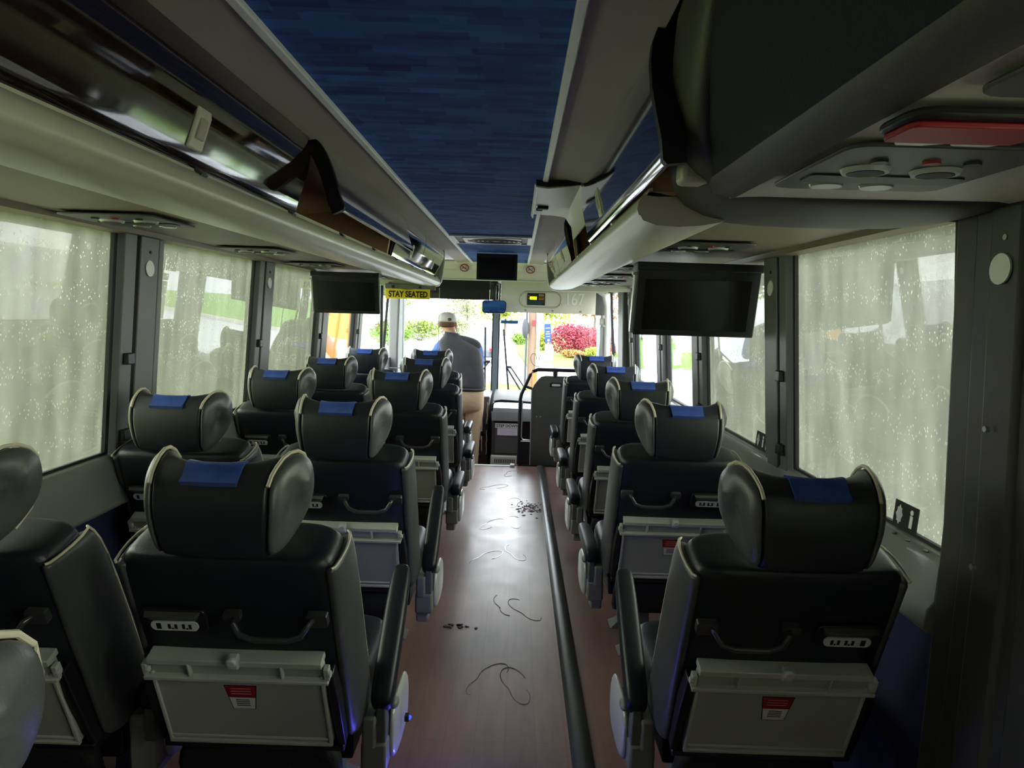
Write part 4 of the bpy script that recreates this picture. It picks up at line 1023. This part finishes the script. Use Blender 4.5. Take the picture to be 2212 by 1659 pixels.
struct(slab('lawn', [(-1.9, 25.2), (-.2, 25.6), (1.6, 22.2), (1.2, 20.6), (-.6, 22.0), (-2.2, 23.2)], grass_m, .10))
struct(slab('lawn', [(-3.0, 36), (-1.9, 35), (-1.6, 64), (-2.6, 66)], grass_m, .10))
struct(slab('driveway', [(-1.5, 34), (.5, 33.4), (.0, 46), (-.3, 62), (-1.2, 64)], drive_m, .05))
kb = MB()
for a, c in (((.5, 33.3), (22, 35.6)), ((-2.3, 23.0), (1.3, 20.3)), ((-2.0, 25.4), (-.2, 25.8))):
    d = (Vector(c)-Vector(a)).normalized(); n_ = Vector((-d.y, d.x))*.09
    kb.prism([tuple(Vector(a)+n_), tuple(Vector(c)+n_), tuple(Vector(c)-n_), tuple(Vector(a)-n_)], GZ, GZ+.15, axis='z')
struct(kb.build('kerb', kerb_m))
# banks beside the bus
struct(MB().prism([(-3.2, GZ), (-4.2, GZ+.5), (-6.0, GZ+1.3), (-9.5, GZ+1.8), (-20, GZ+1.9), (-20, GZ)], -12, 9.2).build('bank', olive_m, angle=20))
struct(MB().prism([(3.4, GZ), (4.4, GZ+.4), (6.5, GZ+1.0), (10, GZ+1.4), (22, GZ+1.5), (22, GZ)], -12, 10.5).build('bank', mat('grey_green_bank', (150, 158, 118), .95, vary=(1.2, .25)), angle=20))
def leaves(b, c, rad, n_, size, rnd, flat=1.0):
    for i in range(n_):
        while True:
            p = Vector((rnd.uniform(-1, 1), rnd.uniform(-1, 1), rnd.uniform(-1, 1)))
            if .25 < p.length < 1: break
        p = Vector((c[0]+p.x*rad[0], c[1]+p.y*rad[1], c[2]+p.z*rad[2]))
        a = Vector((rnd.gauss(0, 1), rnd.gauss(0, 1), rnd.gauss(0, 1))).normalized()*size*rnd.uniform(.6, 1.3)
        q = a.orthogonal().normalized()*size*.6*rnd.uniform(.6, 1.2)
        b.add([tuple(p-a), tuple(p+q), tuple(p+a), tuple(p-q)], [(0, 1, 2, 3)])
bark = mat('grey_brown_bark', (112, 98, 86), .95, bump=(20, .8, (1, 1, .2)))
def tree(name, loc, h, crown, m, label, cat, seed, blobs=6, n_=260, size=.16, trunk=.16, group=None, bare=False):
    rnd = random.Random(seed); e = empty(name, loc, label, cat, group)
    b = MB(); top = h*.8
    b.tube([(0, 0, -.1), (.05*h*.2, 0, h*.25), (-.02*h, .05, h*.5), (.02*h, 0, top)], [trunk, trunk*.8, trunk*.6, trunk*.25], 8)
    for i in range(7):
        a = rnd.uniform(0, 2*PI); z = h*rnd.uniform(.3, .7); l = crown*rnd.uniform(.5, .95)
        b.tube([(0, 0, z), (math.cos(a)*l*.5, math.sin(a)*l*.5, z+l*.45), (math.cos(a)*l, math.sin(a)*l, z+l*.8)], [trunk*.4, trunk*.25, trunk*.08], 6)
    b.build('trunk', bark, e)
    b = MB()
    for i in range(blobs):
        a = rnd.uniform(0, 2*PI); d = crown*rnd.uniform(.1, .6); rr_ = crown*rnd.uniform(.4, .65)
        leaves(b, (math.cos(a)*d, math.sin(a)*d, h-crown+rnd.uniform(-.55, .5)*crown), (rr_, rr_, rr_*.75), n_, size, rnd)
    b.build('foliage', m, e, smooth=False); return e
def bush(name, loc, rad, m, label, seed, n_=1500, size=.09, cat='bush'):
    rnd = random.Random(seed); e = empty(name, loc, label, cat)
    b = MB()
    for i in range(5):
        a = rnd.uniform(-.5, .5); b.tube([(a*.3, 0, -.1), (a*rad[0]*.6, 0, rad[2]*.7), (a*rad[0]*1.2, rnd.uniform(-.3, .3), rad[2]*1.3)], [.05, .035, .015], 6)
    b.build('stems', bark, e)
    b = MB()
    leaves(b, (0, 0, rad[2]*.95), rad, n_, size, rnd)
    for i in range(6): leaves(b, (rnd.uniform(-.6, .6)*rad[0], 0, rad[2]*rnd.uniform(.6, 1.5)), (rad[0]*.45, rad[1]*.6, rad[2]*.4), n_//8, size, rnd)
    b.build('foliage', m, e, smooth=False); return e
red_leaf = mat('red_maple_leaf', (142, 40, 54), .7, vary=(3, .2)); yel_leaf = mat('yellow_green_leaf', (140, 146, 40), .7); org_leaf = mat('orange_tan_leaf', (160, 112, 56), .7)
spring = mat('spring_green_leaf', (104, 134, 40), .7, vary=(1, .2)); olive_leaf = mat('olive_leaf', (112, 128, 44), .75, vary=(1, .2)); pale_leaf = mat('pale_grey_green_leaf', (136, 140, 98), .8)
bush('red_bush', (3.55, 44, GZ+.1), (1.75, 1.3, 1.05), red_leaf, 'large round red-leaved bush on the lawn', 1, 2600)
bush('red_bush', (5.75, 47, GZ+.1), (1.5, 1.2, .95), red_leaf, 'second red-leaved bush, right of the large one', 2, 1800)
bush('yellow_shrub', (4.45, 41, GZ+.1), (.55, .5, .38), yel_leaf, 'yellow-green shrub in front of the red bushes', 3, 700)
bush('orange_shrub', (3.3, 42, GZ+.1), (.7, .4, .25), org_leaf, 'low orange-tan shrub at the foot of red bush', 4, 600)
bush('green_shrub', (1.75, 50, GZ+.1), (.9, .8, .75), yel_leaf, 'pale green shrub behind the utility pole', 5, 800)
bush('green_shrub', (.2, 58, GZ+.1), (.75, .6, .5), spring, 'bright green shrub beside the driveway', 6, 600)
bush('roadside_bush', (-9.2, 52, GZ), (1.6, 1.0, 1.0), spring, 'green roadside bush at the left edge of the windscreen', 11, 900, .12)
bush('roadside_bush', (-8.4, 62, GZ), (1.8, 1.0, 1.0), olive_leaf, 'olive roadside bush left of the man cap', 12, 900, .12)
bush('roadside_bush', (-6.6, 72, GZ), (1.8, 1.0, 1.1), pale_leaf, 'pale roadside bush just left of the man', 13, 900, .14)
GT = 'spring trees beyond the lawn'
for i, (x, y, h, c, m_, lb) in enumerate(((-1.5, 82, 8, 3.4, yel_leaf, 'yellow-green tree behind the driveway'), (3.2, 78, 7.2, 3.2, yel_leaf, 'yellow-green tree behind the first red bush'), (9, 84, 8.5, 3.5, org_leaf, 'tan budding tree behind the second red bush'), (14, 80, 8, 3.4, spring, 'green tree at the right end of the lawn'), (-13, 76, 7.5, 3.2, spring, 'green tree left of the road ahead'), (-18, 62, 7, 3.2, spring, 'nearer green tree at left of the road'), (-7.5, 105, 8, 3.8, pale_leaf, 'pale tree at the far end of the road'))):
    tree('spring_tree', (x, y, GZ), h, c, m_, lb, 'tree', 20+i, group=GT, n_=200, size=.26)
GL = 'trees on the banks beside the bus'
for i, (x, y, h, c, m_, lb) in enumerate(((-11, -1.5, 4.4, 2.2, olive_leaf, 'olive tree on left bank, rearmost one in the first window'), (-10.5, 2.5, 3.9, 1.9, olive_leaf, 'olive tree on left bank, middle of the first window'), (-12, 6.5, 4.6, 2.3, pale_leaf, 'pale tree on left bank by the first pillar'), (-10, 11.5, 4.2, 2.1, olive_leaf, 'olive tree past the left bank end'), (9.8, 4.0, 3.6, 1.8, pale_leaf, 'pale tree on right bank beyond the large right window'), (11, 8.5, 4.2, 2.1, pale_leaf, 'pale tree on right bank beyond the television'), (11.5, 14, 4.4, 2.2, spring, 'green tree past the right bank end'))):
    tree('bank_tree', (x, y, GZ+1.4), h, c, m_, lb, 'tree', 40+i, group=GL, n_=220, size=.15)
# utility pole with boxes and cables
wood = mat('weathered_pole_wood', (120, 96, 80), .9, bump=(30, .8, (1, 1, .1)), vary=(6, .2, (1, 1, .1))); white_post = mat('white_post', (226, 222, 212), .6)
e = empty('utility_pole', (.50, 24, GZ), 'wooden utility pole with cables and meter box ahead of the bus', 'pole')
MB().tube([(0, 0, -.1), (.0, 0, 4), (-.05, 0, 9)], [.145, .135, .12], 14).build('pole_shaft', wood, e)
MB().tube([(.21, -.1, 0), (.20, -.1, 3), (.15, -.08, 8)], .055, 8).build('cable_guard', white_post, e)
b = MB(); b.tube([(-.20, -.1, .2), (-.19, -.1, 3), (-.24, -.08, 8)], .035, 8)
b.ell((-.24, -.14, 2.15), .12, .12, .34); b.build('dark_cable', mat('black_cable', (52, 54, 58), .6), e)
MB().box(.26, .46, -.24, -.06, .75, 1.35).build('meter_box', white_post, e, bevel=.02)
b = MB(); b.tube([(.0+.16*math.cos(i*.45)+.02*i, -.22, 1.1+.22*math.sin(i*.45)) for i in range(26)], .012, 6); b.build('cable_loops', gasket, e)
MB().box(-.02, .12, -.19, -.17, 2.25, 2.42).build('red_tag', red_label, e)
b = MB(); b.box(.05, .20, -.20, -.16, .0, .7); b.build('orange_marker', mat('orange_marker', (226, 92, 44), .6), e)
# bus stop post with three plates
e = empty('bus_stop_post', (1.30, 27, GZ), 'leaning post with blue sign and two white plates', 'sign post'); T = Matrix.Rotation(math.radians(-4), 4, 'Y')
MB(T).tube([(0, 0, -.1), (0, 0, 2.6)], .03, 8).build('post', tray_grey, e)
bl = MB(T).box(-.14, .11, -.05, -.03, 1.58, 2.28).build('blue_plate', mat('sign_blue', (20, 56, 150), .5), e)
b = MB(T)
for i, (z, w_) in enumerate(((2.12, .15), (1.98, .12), (1.90, .15), (1.80, .13))): b.box(-w_*.6, w_*.6-.02, -.054, -.049, z-.012, z+.012)
b.disc((.0, -.054, 1.66), .045, .004, axis='y', n=14); b.build('plate_marks', white_label, bl)
MB(T).prism([(x, z+1.20) for x, z in rrect(.15, .32, .06)], -.05, -.03).build('white_plate', white_post, e)
MB(T).prism([(x, z+.52) for x, z in rrect(.13, .26, .03)], -.05, -.03).build('lower_plate', white_post, e)
# thick wooden post close outside the left windows
MB0 = MB().tube([(0, 0, -.1), (0, 0, 3), (.02, 0, 8)], [.34, .33, .30], 18)
o = MB0.build('wooden_pole', mat('orange_pole_wood', (176, 118, 52), .85, bump=(14, 1.0, (1, 1, .08)), vary=(4, .2, (1, 1, .06)))); o.location = (-3.25, 12.4, GZ)
tag(o, 'thick orange-brown wooden pole outside the front left windows', 'pole')
# low detail cars in the distance
def car(loc, rz, m, label):
    e = empty('car', loc, label, 'car', rz=rz)
    side = [(-2.1, .35), (-2.15, .7), (-1.9, .92), (-1.1, 1.0), (-.6, 1.42), (.7, 1.45), (1.5, 1.02), (2.1, .9), (2.15, .4)]
    b = MB(); b.loft([[(x*s_, y, z) for y, z in side] for x, s_ in ((-.86, 1), (-.80, 1), (.80, 1), (.86, 1))]); b.build('body', m, e, bevel=.06)
    b = MB(); b.prism([(-1.0, 1.02), (-.56, 1.38), (.66, 1.40), (1.36, 1.04)], -.87, .87, axis='x'); b.prism([(-.75, 1.04), (-.52, 1.39), (.62, 1.41), (1.42, 1.05)], -.7, .7, axis='x'); b.build('windows', mat('car_glass', (40, 46, 52), .1), e)
    for x in (-.82, .82):
        for y in (-1.35, 1.35): wl = MB().disc((x-.1, y, .33), .33, .2, axis='x').build('wheel', gasket, e)
    b = MB(); b.box(-.75, -.45, -2.2, -2.1, .68, .82); b.box(.45, .75, -2.2, -2.1, .68, .82); b.build('tail_lamps', red_label, e)
    return e
car((-1.95, 38, GZ), .05, mat('dark_car_paint', (70, 72, 78), .25), 'dark parked car on the road right of the standing man')
car((-2.3, 46, GZ), .05, mat('grey_car_paint', (130, 132, 134), .25), 'grey car parked beyond the dark one')
car((-12.5, 88, GZ), .3, mat('white_car_paint', (226, 226, 226), .25), 'white car far down the road, left of the man')
car((-9.0, 96, GZ), .1, mat('grey_car_paint', (130, 132, 134), .25), 'grey car far down the road near the man')
# wipers on the outside of the windscreen
def wiper(pivot, blade, label):
    e = empty('windscreen_wiper', pivot, label, 'wiper'); L = Matrix.Translation(-Vector(pivot)); b = MB(L)
    px, py, pz = pivot; (x0, z0), (x1, z1) = blade; xm, zm = (x0+x1)/2, (z0+z1)/2
    b.tube([(px, py, pz), (xm, py, zm)], .012, 6); b.tube([(px+.09, py, pz), (xm+.05, py, zm)], .010, 6); b.tube([(xm-.01, py, zm), (xm+.06, py, zm)], .016, 6); b.build('wiper_arm', satin_black, e)
    MB(L).tube([(x0, py+.01, z0), (x1, py+.01, z1)], .012, 6).build('wiper_blade', gasket, e)
    MB(L).box(px-.03, px+.03, 8.44, 8.52, .12, pz+.03).build('wiper_base', satin_black, e, bevel=.005)
wiper((.22, 8.50, .22), ((-.165, 1.20), (-.07, .30)), 'windscreen wiper right of the centre post')
wiper((-.72, 8.50, .40), ((-.385, 1.22), (-.37, .40)), 'windscreen wiper between centre post and standing man')
o = MB().box(-.20, .005, 8.41, 8.418, 1.27, 1.31).build('windscreen_sticker', mat('sticker_blue', (38, 92, 136), .5)); tag(o, 'narrow blue sticker strip on the right windscreen below mirror', 'sticker')

# small black pictogram stickers at the foot of the right windows
def wsticker(y, label):
    z = .905; x = sx(1, wall_d(z)+.001)
    e = empty('window_sticker', (x, y, z), label, 'sticker'); T = Matrix.Rotation(math.radians(4), 4, 'Y')
    MB(T).box(-.0035, -.001, -.055, .055, -.035, .035).build('sticker_base', ink, e)
    b = MB(T); b.box(-.0045, -.003, .018, .038, -.018, .018); b.prism([(.012, 0), (.028, .026), (.044, 0), (.028, -.026)], -.0045, -.003, axis='x'); b.box(-.0045, -.003, -.035, -.022, -.022, .01); b.disc((-.0045, -.028, .018), .007, .0015, axis='x', n=10)
    b.build('pictogram', bright_white, e)
wsticker(1.80, 'black pictogram sticker on the large right window, nearest camera')
wsticker(2.90, 'black pictogram sticker at the foot of the second right window')
